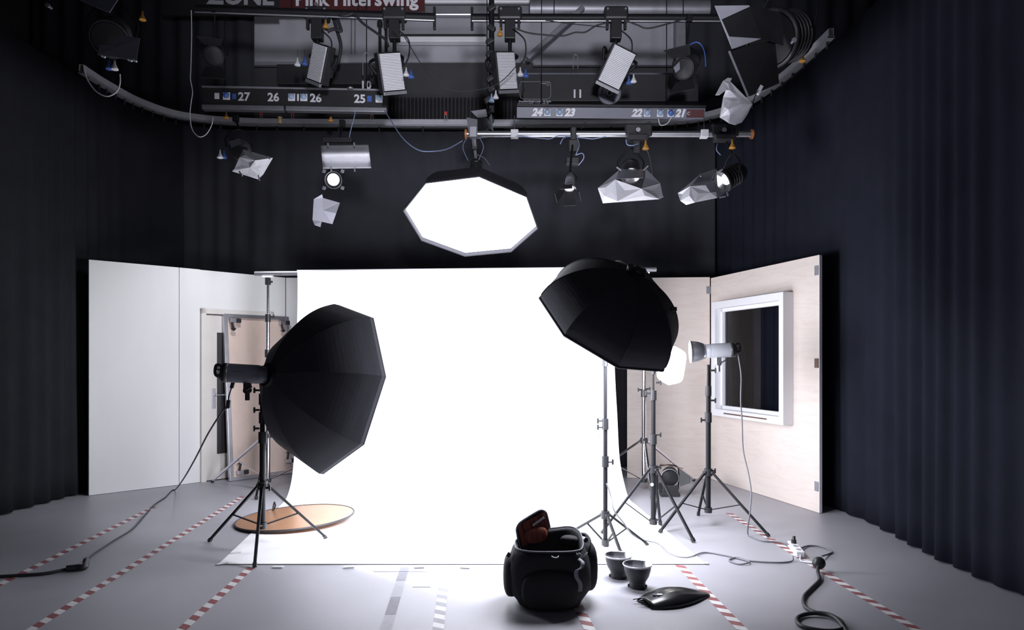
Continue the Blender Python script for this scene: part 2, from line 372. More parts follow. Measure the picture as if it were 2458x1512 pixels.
# right plywood flats
HR = 2.445
Q, L, R = flat_frame((1.413, 8.45), (2.410, 8.365))
t = thing('plywood_flat', 'plain birch plywood flat facing the camera, right of the backdrop', 'panel', Q(L/2, 0))
MB().box(Q(L/2, HR/2+.008, -.012), (L-.006, .024, HR+.01), R).build('board', 'ply', t)
for z in (2.30, .35): MB().box(Q(L-.02, z, .003), (.05, .008, .09), R).build('hinge', 'satin', t, bev=.002)
Q, L, R = flat_frame((2.418, 8.365), (2.907, 6.50))
t = thing('plywood_flat', 'birch plywood flat with a white framed window, at the far right', 'panel', Q(L/2, 0))
m = MB(); s0, s1, z0, z1 = .27, 1.50, .86, 2.07
for a, b, c, d_ in ((0.004, s0, 0.003, HR), (s1, L, .003, HR), (s0, s1, .003, z0), (s0, s1, z1, HR)):
    m.box(Q((a+b)/2, (c+d_)/2, -.012), (b-a, .024, d_-c), R)
m.build('board', 'ply', t)
MB().box(Q(L+.002, HR/2, -.012), (.004, .03, HR-.01), R).build('edge_strip', 'white', t)
for z in (2.30, 1.42, .25): MB().box(Q(L-.035, z, .004), (.05, .01, .09), R).build('hinge', 'satin' if z != 1.42 else 'brown', t, bev=.002)
wf = MB(); fo = .055
for a, b, c, d_ in ((s0-.05, s0+.02, z0-.06, z1+.06), (s1-.02, s1+.05, z0-.06, z1+.06), (s0+.02, s1-.02, z0-.06, z0+.02), (s0+.02, s1-.02, z1-.02, z1+.06)):
    wf.box(Q((a+b)/2, (c+d_)/2, .06), (b-a, .12, d_-c), R)
f = wf.build('window_frame', 'white', t, bev=.004)
g = MB()
for a, b, c, d_ in ((s0+.02, s0+.06, z0+.02, z1-.02), (s1-.06, s1-.02, z0+.02, z1-.02), (s0+.02, s1-.02, z0+.02, z0+.06), (s0+.02, s1-.02, z1-.06, z1-.02)):
    g.box(Q((a+b)/2, (c+d_)/2, .02), (b-a, .05, d_-c), R)
g.build('sash', 'white', f, bev=.003)
MB().sheet([[Q(s0+.05, z0+.05, .01), Q(s1-.05, z0+.05, .01)], [Q(s0+.05, z1-.05, .01), Q(s1-.05, z1-.05, .01)]], sm=False).build('pane', 'glass', f)
MB().box(Q((s0+s1)/2, z0-.02, .123), (.8, .006, .014), R).build('groove_strip', 'brown', f)

# ---------------------------------------------------------------- paper backdrop
YB = 7.60
bx0, bx1, bz0, bz1 = (612-CX)/FPX*YB, (1575-CX)/FPX*YB, 2.405, 2.452
tube = thing('backdrop_crossbar', 'long pale crossbar tube holding the white paper backdrop', 'crossbar', ((bx0+bx1)/2, YB, bz0))
MB().cyl((bx0, YB, bz0), (bx1, YB, bz1), .026, seg=24).build('tube', 'alu', tube)
MB().cyl((bx0+.5, YB, bz0+.005), (bx1-.47, YB, bz1-.005), .034, seg=24).build('paper_core', 'white', tube)
prof = [(7.57, 2.46, -2.37, 1.12), (7.555, 2.42, -2.36, 1.115), (7.54, 2.2, -2.352, 1.115), (7.52, 1.4, -2.36, 1.122), (7.505, .8, -2.37, 1.15), (7.5, .5, -2.373, 1.164), (7.45, .3, -2.37, 1.178), (7.3, .13, -2.349, 1.195), (7.05, .03, -2.316, 1.2), (6.8, .008, -2.295, 1.24), (6.2, .006, -2.23, 1.28), (5.5, .006, -2.15, 1.33), (4.87, .006, -2.08, 1.375)]
pl = cr([V((a, b, 0)) for a, b, _, _ in prof], 5); pe = cr([V((c, d_, 0)) for _, _, c, d_ in prof], 5)
rows = []
for q, e in zip(pl, pe):
    rows.append([V((e.x+(e.y-e.x)*k/30, q.x, max(q.y, .004)+(.045*(e.x+(e.y-e.x)*k/30+.6)/4.4 if q.y > .5 else 0))) for k in range(31)])
bd = thing('paper_backdrop', 'seamless white paper backdrop hanging down and sweeping across the floor', 'backdrop', (-.5, 6.2, 0))
MB().sheet(rows).build('paper', 'paper', bd)
for px_, py_, a in ((535, 1352, .5), (668, 1360, 0), (838, 1360, .2), (1006, 1360, .1), (1116, 1361, -.2), (1688, 1350, -.6), (566, 1326, .4)):
    c = F(px_, py_, .009); MB().box(c, (.075, .03, .003), Matrix.Rotation(a, 3, 'Z')).build('tape_piece', 'tape_white', bd)

# ---------------------------------------------------------------- stands
def stand(label, c, feet, zlow, zhub, sections, r, cm, knobs, brace=.52, name='light_stand', lw=.022, group=None, top=None, collars=None, foot_caps=False):
    """sections: [(z_end, radius)], column leans to `top` xy"""
    c = V((c[0], c[1], 0)); top = V((top[0], top[1], 0)) if top else c
    t = thing(name, label, 'light stand', c, group)
    zt = sections[-1][0]
    def C(z): return c.lerp(top, z/zt)+V((0, 0, z))
    m = MB(); z = zlow
    for ze, rr in sections:
        m.cyl(C(z), C(ze), rr, seg=16); z = ze
    m.build('column', cm, t)
    z = zlow
    for ze, rr in sections[:-1]:
        MB().cyl(C(ze-.06), C(ze+.025), rr+.009, seg=16).build('collar', 'plastic', t)
    MB().cyl(C(zhub-.03), C(zhub+.03), r+.016, seg=12).build('hub', 'plastic', t)
    MB().cyl(C(zlow-.0), C(zlow+.045), r+.012, seg=12).build('lower_hub', 'plastic', t)
    for fx, fy in feet:
        f = V((fx, fy, .012)); d = (f-c); d.z = 0; dn = d.normalized()
        a = C(zhub)+dn*(r+.015); 
        lg = MB().bar(a, f, lw, lw*.8)
        lg.build('leg', cm, t, bev=.003)
        MB().bar(f-(f-a).normalized()*.03, f+V((0, 0, -.004)), lw+.006, lw*.8+.006).build('foot', 'plastic' if not foot_caps else 'satin', t, bev=.003)
        mid = a.lerp(f, brace)
        for s_ in (-1, 1) if lw < .03 else (0,):
            o_ = V((-dn.y, dn.x, 0))*.012*s_
        MB().bar(C(zlow+.03)+dn*(r+.01), mid, .014, .008).build('brace', cm, t)
        MB().cyl(a+V((-dn.y, dn.x, 0))*.018, a-V((-dn.y, dn.x, 0))*.018, .012, seg=10).build('joint', 'plastic', t)
    for z, ang in knobs:
        d = V((math.cos(ang), math.sin(ang), 0))
        k = MB().cyl(C(z)+d*r, C(z)+d*(r+.035), .008, seg=8).build('knob', 'plastic', t)
        MB().bar(C(z)+d*(r+.04)+V((0, 0, -.022)), C(z)+d*(r+.04)+V((0, 0, .022)), .014, .018).build('knob_wing', 'plastic', k, bev=.005)
    return t
# left flash stand
cA = V(((630-CX)/FPX*5.22, 5.22, 0))
fA = [F(502, 1301), F(783, 1294), F(611, 1364)]
zt = CAMH-(905-HY)/FPX*5.22
stand('black tripod stand carrying the left octagonal softbox, one foot on a striped tape', cA, [(q.x, q.y) for q in fA], .17, .50,
      [(.88, .021), (1.03, .018), (1.17, .018), (zt, .016)], .021, 'black_metal', [(.93, math.pi), (1.07, math.pi), (1.22, math.pi), (.48, -.2)], group='black light stands')
# front thin stand
cB = V(((1453-CX)/FPX*5.33, 5.33, 0))
fB = [F(1555, 1310), F(1491, 1333), F(1366, 1283)]
stand('slim dark stand under the black octagonal softbox, standing on the white paper', cB, [(q.x, q.y) for q in fB], .015, .25,
      [(.68, .0175), (.97, .016), (1.46, .0135), (2.16, .012)], .0175, 'black_metal', [(.66, 0), (.98, math.pi), (.93, math.pi)], group='black light stands', brace=.45)
# middle stand
YC = 5.80; cC = V(((1568-CX)/FPX*YC, YC, 0))
fC = [F(1444, 1280), F(1666, 1303), F(1584, 1264)]
fC[2] = V((1.30, 6.02, 0)); fC[0] = V((.745, 5.72, 0))
stand('black stand with a small round white sticker, carrying the glowing white dome light', cC, [(q.x, q.y) for q in fC], .065, .53,
      [(.80, .021), (1.17, .019), (1.33, .009)], .021, 'black_metal', [(.82, 0), (1.17, math.pi), (1.26, 0), (.55, .1)], group='black light stands')
# right stand
YD = 5.95; cD = V(((1700-CX)/FPX*YD, YD, 0))
fD = [F(1583, 1281), F(1846, 1290), F(1676, 1238)]
stand('black tripod stand holding the pale grey flash head in front of the window', cD, [(q.x, q.y) for q in fD], .13, .48,
      [(.97, .021), (1.20, .018), (1.41, .014)], .021, 'black_metal', [(.93, math.pi), (1.10, 0), (1.36, 0), (.49, .1)], group='black light stands')
# chrome backdrop stands
stand('chrome stand at the left end of the backdrop crossbar, behind the black stand', ((643-CX)/FPX*YB, YB), [(-3.55, 8.13), (-2.65, 7.12), (-2.0, 8.2)], .10, .62,
      [(1.54, .024), (1.93, .020), (bz0-.05, .014)], .024, 'chrome', [(1.93, 0), (1.54, 0), (.62, 0)], group='chrome backdrop stands', lw=.026)
stand('chrome stand at the right end of the backdrop crossbar, in front of bare plywood', ((1546-CX)/FPX*YB, YB), [(2.18, 8.22), (1.46, 7.16), (.85, 8.2)], .10, .56,
      [(1.10, .024), (1.42, .020), (bz1-.05, .014)], .024, 'chrome', [(1.40, 0), (1.12, math.pi), (1.13, 0)], group='chrome backdrop stands', lw=.026)
for X, z, lab in ((bx0+.155, bz0, 'black clamp holding the left end of the backdrop crossbar'), (bx1-.13, bz1, 'black clamp holding the right end of the backdrop crossbar')):
    X = (643-CX)/FPX*YB if X < 0 else (1546-CX)/FPX*YB
    t = thing('crossbar_clamp', lab, 'clamp', (X, YB, z-.12))
    MB().box((X, YB, z-.035), (.12, .05, .02)).build('saddle', 'white', t, bev=.004)
    MB().box((X, YB, z-.085), (.05, .05, .08)).build('socket', 'plastic', t, bev=.006)
    MB().cyl((X+.02, YB, z-.09), (X+.05, YB, z-.09), .012, seg=10).build('knob', 'plastic', t)
# sticker on middle stand
MB().cyl(P(1565, 1163, YC-.022), P(1565, 1163, YC-.026), .014, seg=20).build('round_sticker', 'white', next(o for o in SC.objects if o.get('label', '').startswith('black stand with a small round')))

# ---------------------------------------------------------------- softboxes
def octabox(label, c, R0, R1, e, r, D, glow, grp='octagonal softboxes', full=0):
    c = V(c); e = V(e).normalized(); R0 = V(R0).normalized(); R1 = (V(R1)-R0*V(R1).dot(R0)).normalized()
    e = R0.cross(R1)*(1 if R0.cross(R1).dot(e) > 0 else -1)
    t = thing('octagonal_softbox', label, 'softbox', c-e*D, grp)
    base = [(1.0, 0), (.985, .12), (.945, .28), (.85, .48), (.70, .68), (.50, .85), (.25, .97), (.12, 1)] if full else [(1.0, 0), (.965, .10), (.89, .28), (.77, .48), (.60, .68), (.40, .85), (.2, .96), (.12, 1)]
    pr = [(r, .035)]+[(r*q.x, -q.y*D) for q in cr([V((a_, b_, 0)) for a_, b_ in base], 4)]
    m = MB(); m.lathe(pr, c, e, 8, xy=(R0, R1), sm=False); sh = m.build('shell', 'shell', t, solid=.006)
    rb = MB()
    for k in range(8):
        a = k*math.pi/4; d = R0*math.cos(a)+R1*math.sin(a)
        rb.tube([c+d*(q*1.004)+e*h for q, h in pr[1::3]], .0035, 5, 3)
    rb.build('seams', 'shell', sh)
    pts = [c+(R0*math.cos(k*math.pi/4)+R1*math.sin(k*math.pi/4))*r*.985-e*.004 for k in range(8)]
    MB().add([c+e*.006]+pts, [(0, k+1, (k+1) % 8+1) for k in range(8)]).build('diffuser', glow, t)
    MB().tube([c+(R0*math.cos(k*math.pi/4)+R1*math.sin(k*math.pi/4))*r+e*.03 for k in list(range(9))], .008, 6, smooth=False).build('rim_binding', 'shell', t)
    MB().cyl(c-e*(D+.03), c-e*(D-.03), .085, seg=24).build('speed_ring', 'black_metal', t)
    return t, c-e*(D+.03), e
tb, hubT, eT = octabox('glowing octagonal softbox hanging from the pipe above the backdrop', (-.39, 6.64, 2.83), (-.986, -.126, .105), (.158, -.903, .401), (-.04, -.41, -.91), .65, .42, 'glow_top')
lb, hubL, eL = octabox('black octagonal softbox on the left stand turned towards the paper', (-1.40, 5.21, 1.25), (.024, .235, .972), (.757, -.639, .136), (.65, .73, -.19), .65, .48, 'glow_left')
rb_, hubR, eR = octabox('black octagonal softbox hiding a white dome light, tilted over the right of the paper', (.695, 4.92, 1.736), (-.664, .397, .634), (-.632, -.751, -.191), (-.40, .527, -.75), .535, .40, 'glow_right', full=1)
MB().box(P(1617, 742, 4.72), (.04, .03, .03)).build('buckle', 'plastic', rb_, bev=.004)

def flash_head(label, front, axis, length, r, body, name='flash_head', small=False):
    front = V(front); a = V(axis).normalized(); rear = front-a*length; x, y, z = frame(a)
    t = thing(name, label, 'flash head', rear+a*length/2-V((0, 0, r)), 'studio flash heads')
    b = MB().lathe([(r*.80, 0), (r*.98, .01), (r, .03), (r, length*.78), (r*.97, length*.80)], front-a*length, a, 32).build('housing', body, t)
    MB().lathe([(.001, .0), (r*.86, .0), (r*.9, .004), (r*.9, .02)], rear-a*.002, a, 32).build('rear_panel', 'black', t)
    MB().lathe([(r*1.03, 0), (r*1.03, .035)], rear+a*.01, a, 32).build('rear_rim', 'plastic', t, solid=.004)
    MB().lathe([(r*.95, 0), (r*.95, length*.2), (.001, length*.2)], rear+a*length*.80, a, 32).build('front_collar', body, t)
    if small: return t, rear, front
    MB().tube([rear-a*.002+y*r*.7, rear-a*.034+y*r*.75, rear-a*.042+y*r*.2, rear-a*.034-y*r*.3, rear-y*r*.5], .011, 8).build('handle', 'plastic', t)
    for s_ in (-.4, .3): MB().cyl(rear-a*.014+x*r*s_-y*r*.3, rear+x*r*s_-y*r*.3, .011, seg=12).build('dial', 'plastic', t)
    br = MB().box(front-a*length*.45-V((0, 0, r+.02)), (.045, .04, .05)).cyl(front-a*length*.45-V((0, .028, r+.05)), front-a*length*.45-V((0, -.028, r+.05)), .022, seg=12).cyl(front-a*length*.45-V((0, 0, r+.06)), front-a*length*.45-V((0, 0, r+.12)), .016, seg=12)
    br.build('tilt_bracket', 'plastic' if body != 'grey_head' else 'alu', t, bev=.003)
    MB().bar(front-a*length*.45+V((.0, -.03, -r-.05)), front-a*length*.45+V((.05, -.05, -r-.02)), .012, .012).build('tilt_lever', 'plastic', t, bev=.003)
    return t, rear, front-a*length*.45-V((0, 0, r+.12))
fl, rearL, brL = flash_head('slate grey flash head behind the left softbox with cords at its rear', hubL+eL*.02, (.97, .22, -.06), .31, .066, 'dark_head')
text('multiblitz', .024, rearL+V((.14, -.069, .01)), (1, .2, -.06), (0, 0, 1), fl, 'text_black')
fr_, rearR, brR = flash_head('black flash head fixed to the raised back of the right softbox', hubR+eR*.06, eR, .085, .05, 'black_nylon', small=True)
MB().tube([V((cB.x, cB.y, 2.13)), V((cB.x+.01, cB.y-.06, 2.165)), V((cB.x+.05, 4.95, 2.16)), hubR+V((-.03, .05, .02)), hubR+eR*.01], .010).build('mounting_arm', 'black_nylon', fr_)
ft, rearT, _ = flash_head('black flash head hanging above the glowing overhead softbox', hubT, eT, .22, .06, 'black')
# pale flash head with reflector on the right stand
axD = V((-1, .12, -.05)).normalized()
frontD = P(1691, 843, YD)
fd, rearD, brD = flash_head('pale grey flash head with an open metal reflector, right of the big softbox', frontD, axD, .26, .062, 'grey_head')
text('multiblitz', .026, P(1712, 840, YD)-V((0, .065, 0)), -axD, (0, 0, 1), fd, 'text_dim')
rfl = MB().lathe([(.062, 0), (.066, .02), (.078, .05), (.083, .075), (.083, .10), (.088, .105)], frontD-axD*.005, axD, 32)
rfl = MB().lathe([(.062, 0), (.072, .02), (.085, .055), (.093, .10), (.094, .12), (.099, .125)], frontD-axD*.005, axD, 36)
rf = rfl.build('reflector', 'alu', fd, solid=.003)
MB().lathe([(.001, 0), (.035, 0), (.038, .02), (.02, .05), (.001, .055)], frontD+axD*.004, axD, 20).build('flash_tube', 'glow_bare', fd)

# glowing dome light on the middle stand
cS = V((1.425, 6.14, 1.40))
t = thing('dome_light', 'small glowing white dome light peeking out under the right softbox', 'lamp', cS-V((0, 0, .18)), 'studio flash heads')
m = MB(); rr = []
for i in range(9):
    tt = -1+2*i/8; zz = .175*math.copysign(abs(tt)**.8, tt); q = (1-abs(tt)**6)**.5 if abs(tt) < 1 else 0
    rr.append((max(q, .02)*.118, zz))
m.lathe(rr, cS, (.15, 0, 1), 28); m.add([], [])
m.build('dome', 'glow_small', t, sub=1)
MB().cyl(V((cC.x, cC.y, 1.33)), V((cC.x, cC.y, 1.40)), .022).bar(V((cC.x, cC.y, 1.37)), cS-V((.13, .14, 0)), .05, .06).build('mount', 'plastic', t, bev=.004)

# ---------------------------------------------------------------- cords on stands
def cord(label, pts, r, m='cable', name='extension_cord', n=8, seg=8, group='cords'):
    o = MB().tube(pts, r, seg, n).build(name, m); return tag(o, label, 'cord', group)
zc = .008
t = thing('extension_cord', 'long black power cord from the left flash head down to its floor connector', 'cord', F(190, 1365), 'cords')
c_in = P(560, 905, 5.02)
MB().tube([rearL+V((-.02, -.02, .02)), P(572, 888, 5.02), P(566, 905, 5.0), P(561, 918, 5.0)], .005).build('lead', 'cable', t)
MB().tube([rearL+V((-.02, -.02, -.02)), P(572, 910, 4.98), P(580, 917, 4.98), P(583, 905, 4.99)], .004).build('sync_lead', 'cable', t)
MB().bar(P(561, 912, 5.), P(556, 932, 5.), .028, .024).build('inline_switch', 'plastic', t, bev=.006)
MB().tube([P(556, 930, 5.), P(550, 948, 5.), P(548, 962, 5.)], .005).build('lead', 'cable', t)
MB().bar(P(549, 960, 5.), P(547, 980, 5.), .026, .026).build('plug', 'plastic', t, bev=.006)
MB().tube([P(547, 979, 5.), P(535, 986, 5.), P(500, 1040, 5.2), P(468, 1102, 5.6), P(440, 1150, 6.2), F(420, 1176, .01), F(395, 1195, zc), F(370, 1212, zc), F(345, 1240, zc), F(318, 1270, zc), F(270, 1300, zc), F(225, 1330, zc), F(207, 1348, zc)], .006, 8, 8).build('long_lead', 'cable', t)
MB().tube([F(207, 1346, .02), F(203, 1360, .024), F(185, 1362, .024), F(160, 1366, .018)], .022, 10).build('connector', 'plastic', t)
MB().tube([F(160, 1366, .015), F(110, 1376, .012), F(50, 1381, .01), F(-40, 1386, .01)], .011).build('heavy_lead', 'cable', t)
cord('thin cord hanging from the right softbox to the slim stand', [P(1413, 826, 5.6), P(1420, 900, 5.5), P(1426, 980, 5.42), P(1436, 1030, 5.38), P(1440, 1080, 5.35), P(1450, 1103, 5.33)], .0025, 'grey_cable')
cord('cord running off the slim stand over the paper to the power strip', [P(1456, 1160, 5.31), P(1466, 1190, 5.3), P(1474, 1225, 5.25), P(1497, 1255, 5.3), P(1515, 1280, 5.33), F(1535, 1293, zc+.01), F(1580, 1305, zc+.012), F(1610, 1330, zc+.012), F(1650, 1338, zc+.01), F(1690, 1326, zc), F(1740, 1333, zc), F(1790, 1345, zc), F(1798, 1350, zc+.006), F(1775, 1354, zc), F(1750, 1345, zc), F(1770, 1338, zc), F(1800, 1346, zc), F(1860, 1350, zc), F(1900, 1347, zc), F(1903, 1335, .03)], .0055, 'grey_cable')
cord('grey cord dropping from the right flash head down to the power strip', [rearD+V((.01, 0, .01)), P(1770, 842, 5.9), P(1779, 900, 5.9), P(1778, 960, 5.9), P(1781, 1010, 5.9), P(1784, 1080, 5.88), P(1795, 1130, 5.82), P(1803, 1180, 5.7), P(1800, 1230, 5.6), F(1796, 1285, zc), F(1830, 1298, zc), F(1870, 1301, zc), F(1900, 1308, .035)], .006, 'grey_cable')
ps = thing('power_strip', 'white multi-socket power strip with a black plug on the striped tape', 'power strip', F(1912, 1330))
ca, cb = F(1900, 1312), F(1922, 1340); dr = (cb-ca).normalized()
MB().bar(ca+V((0, 0, .025)), cb+V((0, 0, .025)), .06, .045).build('socket_body', 'white', ps, bev=.006)
for k in (.25, .5, .8): MB().cyl(ca.lerp(cb, k)+V((0, 0, .0475)), ca.lerp(cb, k)+V((0, 0, .049)), .019, seg=18).build('socket', 'satin', ps)
tag(MB().cyl(ca.lerp(cb, .25)+V((0, 0, .05)), ca.lerp(cb, .25)+V((0, 0, .075)), .019, seg=16).cyl(ca.lerp(cb, .25)+V((0, 0, .06)), ca.lerp(cb, .25)+V((.01, .02, .095)), .012, seg=10).build('mains_plug', 'plastic'), 'black mains plug pushed into the white power strip', 'plug')
cord('lead looping right from the power strip round to the heavy plug', [F(1918, 1318, .02), F(1940, 1310, zc), F(1972, 1312, zc), F(1996, 1324, zc), F(1988, 1330, zc), F(1972, 1335, .03)], .0065, 'grey_cable')
cord('pale lead running from the power strip along the striped tape', [cb+V((0, 0, .02)), F(1922, 1345, zc), F(1935, 1349, zc), F(1955, 1350, .02)], .006, 'white_cable')
t = thing('heavy_power_cable', 'thick black power cable with a bulky plug, coiled at the bottom right', 'cable', F(1965, 1360), 'cords')
MB().lathe([(.001, 0), (.036, 0), (.042, .02), (.040, .045), (.024, .06), (.001, .062)], F(1965, 1356, .045)+V((0, .02, 0)), (0, -.85, .5), 20).build('plug', 'plastic', t)
MB().tube([F(1965, 1356, .05), F(1963, 1372, .03), F(1967, 1392, .012), F(1948, 1412, .012), F(1930, 1432, .012), F(1932, 1455, .012), F(1955, 1469, .012), F(1990, 1475, .013), F(2020, 1492, .013), F(2020, 1510, .013), F(1980, 1514, .013), F(1925, 1503, .013), F(1913, 1485, .013), F(1935, 1474, .014), F(1975, 1472, .024), F(2008, 1485, .024), F(2035, 1520, .013), F(2060, 1560, .013)], .0115, 10, 8).build('lead', 'cable', t)

# ---------------------------------------------------------------- floor tapes
def tape(label, a, b, w=.056, mats=('red', 'tape_white'), period=.13, slant=.6, plain=False):
    a = V(a); b = V(b); a.z = b.z = .0015; d = (b-a); L = d.length; d.normalize(); n = V((d.y, -d.x, 0))
    if n.x < 0: n = -n
    m = MB(); k = 0; s = 0; h = period/2
    sl = -slant*w*(1 if d.y > 0 else -1)
    while s < L:
        e = min(s+h, L); q = [a+d*s-n*w/2-d*sl/2, a+d*s+n*w/2+d*sl/2, a+d*e+n*w/2+d*sl/2, a+d*e-n*w/2-d*sl/2]
        m.add(q, [(0, 1, 2, 3)], k % 2); s = e; k += 1
    return tag(m.build('floor_tape', list(mats)), label, 'tape', 'hazard tape strips on the floor')
tape('red and white striped tape, outermost of the strips on the left floor', F(370, 1217), F(-60, 1433))
tape('long red and white tape running past the left stand towards the far chrome stand', F(582, 1192), F(60, 1521))
tape('red and white tape starting at the front left foot of the black stand', F(603, 1362), F(415, 1530))
tape('plain grey tape strip on the bare floor in front of the paper', F(972, 1362), F(920, 1530), .062, ('tape_grey', 'tape_worn'), .6, 0)
tape('faint white and grey striped tape, left of the camera bag', F(1070, 1360), F(1049, 1530), .062, ('tape_white', 'tape_worn'))
tape('red and white tape coming out from under the camera bag', F(1360, 1400), F(1425, 1530), .062)
tape('red and white tape passing the tip of the folded black bag', F(1632, 1357), F(1800, 1530), .06)
tape('red and white tape running under the power strip on the right', F(1750, 1232), F(2230, 1530), .058)
for a, b, lab in ((F(897, 1372), F(1025, 1372), 'thin pencil line on the floor just below the paper edge'), (F(990, 1409), F(1033, 1409), 'short dark scuff mark on the floor between the two middle tapes')):
    tag(MB().bar(a+V((0, 0, .001)), b+V((0, 0, .001)), .006, .001).build('floor_mark', 'tape_grey'), lab, 'mark')

# ---------------------------------------------------------------- gold reflector disc
cR = F(710, 1250); t = thing('reflector_disc', 'round gold and white reflector disc lying half on the paper', 'reflector', V((cR.x, cR.y, 0)))
m = MB(); rD = .52; tilt = Matrix.Rotation(-.05, 3, 'Y')
c0 = V((cR.x, cR.y, .035))
m.lathe([(.001, .004), (rD*.97, .004), (rD*.97, 0), (.001, 0)], c0, tilt@V((0, 0, 1)), 64, sm=False); m.build('cloth', 'bronze', t)
m = MB().tube([c0+tilt@V((math.cos(k/40*2*math.pi)*rD*.985, math.sin(k/40*2*math.pi)*rD*.985, 0)) for k in range(41)], .009, 8, 2)
m.build('rim', 'black', t)
MB().tube([P(657, 1225, 6.55), P(661, 1213, 6.5), P(659, 1205, 6.5), P(656, 1216, 6.5), P(655, 1226, 6.5)], .007).build('loop_handle', 'plastic', t)

# ---------------------------------------------------------------- camera bag
bc = V((.222, 4.14, 0))
bag = thing('camera_bag', 'open black camera backpack with a rust red lined lid in front of the paper', 'bag', bc)
def sring(z, rx, ry, n=40, ex=3.2, dx=0, dy=0, bumpy=0, lift=0, jit=.0):
    out = []
    for k in range(n):
        a = 2*math.pi*k/n; ca, sa = math.cos(a), math.sin(a)
        x = math.copysign(abs(ca)**(2/ex), ca)*rx; y = math.copysign(abs(sa)**(2/ex), sa)*ry
        s = 1+bumpy*math.sin(a*7+z*30)+jit*math.sin(a*17+z*60)
        out.append(bc+V((x*s+dx, y*s+dy, z+lift*max(0, math.cos(a-.95))**1.5)))
    return out
rings = [sring(0.002, .15, .15), sring(.012, .185, .175), sring(.04, .20, .19, bumpy=.01), sring(.075, .225, .20, bumpy=.02), sring(.11, .245, .205, bumpy=.022), sring(.17, .250, .205, bumpy=.015, jit=.006), sring(.23, .248, .205, bumpy=.012, jit=.006),
         sring(.275, .235, .20, bumpy=.01), sring(.31, .222, .195, lift=.03), sring(.335, .208, .185, lift=.06), sring(.34, .196, .172, lift=.065), sring(.325, .186, .162, lift=.06), sring(.20, .175, .15), sring(.12, .16, .14)]
m = MB(); n = 40; vs = [q for r in rings for q in r]
fs = [(i*n+k, i*n+(k+1) % n, (i+1)*n+(k+1) % n, (i+1)*n+k) for i in range(len(rings)-1) for k in range(n)]
m.add(vs, fs, 0, True); m.add(rings[0], [tuple(reversed(range(n)))]); m.add(rings[-1], [tuple(range(n))])
m.build('body', 'black_nylon', bag)
zr = sring(.343, .203, .18, lift=.063); zr.append(zr[0])
MB().tube(zr, .0055, 6, 2).build('zip_edge', 'dark_head', bag)
def pocket(c, rx, ry, rz, name, m_='black_nylon', rot=0, soft=.75):
    mm = MB(); rows = []
    for i in range(13):
        ph = -math.pi/2+math.pi*i/12; row = []
        for k in range(25):
            th = 2*math.pi*k/24; e = soft
            cp = math.copysign(abs(math.cos(ph))**e, math.cos(ph)); sp = math.copysign(abs(math.sin(ph))**e, math.sin(ph))
            ct = math.copysign(abs(math.cos(th))**e, math.cos(th)); st = math.copysign(abs(math.sin(th))**e, math.sin(th))
            row.append(V(c)+Matrix.Rotation(rot, 3, 'Z')@V((rx*cp*ct, ry*cp*st, rz*sp)))
        rows.append(row)
    return mm.sheet(rows).build(name, m_, bag)
pocket(bc+V((-.225, -.01, .165)), .05, .12, .125, 'side_pocket')
pocket(bc+V((.232, .06, .20)), .055, .12, .15, 'side_pocket', rot=.2)
pocket(bc+V((0, -.185, .13)), .17, .06, .12, 'front_pocket')
pocket(bc+V((.15, .11, .335)), .075, .045, .03, 'top_handle_pad', rot=-.4)
MB().tube([bc+V((.21, -.06, .30)), bc+V((.245, 0, .345)), bc+V((.235, .08, .372)), bc+V((.20, .12, .37))], .012, 8).build('grab_handle', 'black_nylon', bag)
# lid
lidc = bc+V((-.17, .10, .27)); lx = V((.80, .42, .24)).normalized(); lu = V((-.03, -.13, 1)); lu = (lu-lx*lu.dot(lx)).normalized(); ln = lx.cross(lu)
def lp(s_, u_, k=0.): return lidc+lx*s_+lu*u_+ln*k
out = [(0, 0), (.0, .12), (.006, .155), (.03, .178), (.07, .19), (.17, .205), (.20, .20), (.22, .18), (.228, .15), (.235, 0)]
MB().prism([lp(a, b, -.012) for a, b in out], ln*.012).build('lid', 'black_nylon', bag, bev=.005)
rows = []
for i in range(11):
    u_ = .02+i*.0155; rows.append([lp(.014+(.208-.0)*k/24*(1-.02*i/10), u_+.012*k/24, .004+.004*math.sin(k*1.9+i*.4)+.003*math.sin(k*.9)) for k in range(25)])
MB().sheet(rows).build('lid_lining', 'lining', bag, solid=.003)
MB().tube([lp(a, b, 0) for a, b in out], .007, 6, 4).build('lid_zip', 'web', bag)
pocket(lp(.12, .065, .012), .08, .018, .05, 'mesh_pocket', 'lining', rot=.45)
MB().bar(lp(.11, .135, .012), lp(.20, .155, .012), .006, .014).build('logo_patch', 'white', bag, bev=.002)
def ribbon(pts, w, wd, name, m_='web'):
    p = cr(pts, 6); wd = V(wd).normalized()*w/2
    return MB().sheet([[q-wd for q in p], [q+wd for q in p]]).build(name, m_, bag, solid=.0025)
ribbon([P(1386, 1338, 3.98), P(1398, 1350, 3.93), P(1396, 1362, 3.91), P(1384, 1370, 3.90), P(1384, 1385, 3.90), P(1393, 1402, 3.90), P(1392, 1420, 3.90)], .024, (1, 0, .12), 'grey_strap')
ribbon([P(1386, 1342, 3.98), P(1402, 1335, 3.97), P(1410, 1328, 4.0)], .016, (.3, 0, 1), 'grey_strap')
MB().tube([P(1324, 1335, 3.90), P(1330, 1338, 3.89), P(1338, 1338, 3.89), P(1341, 1334, 3.9)], .003, 6).build('zip_pull', 'white', bag)
MB().tube([P(1383, 1327, 3.97), P(1387, 1331, 3.96), P(1390, 1327, 3.96), P(1396, 1332, 3.96)], .0022, 6).build('embroidered_mark', 'white', bag)
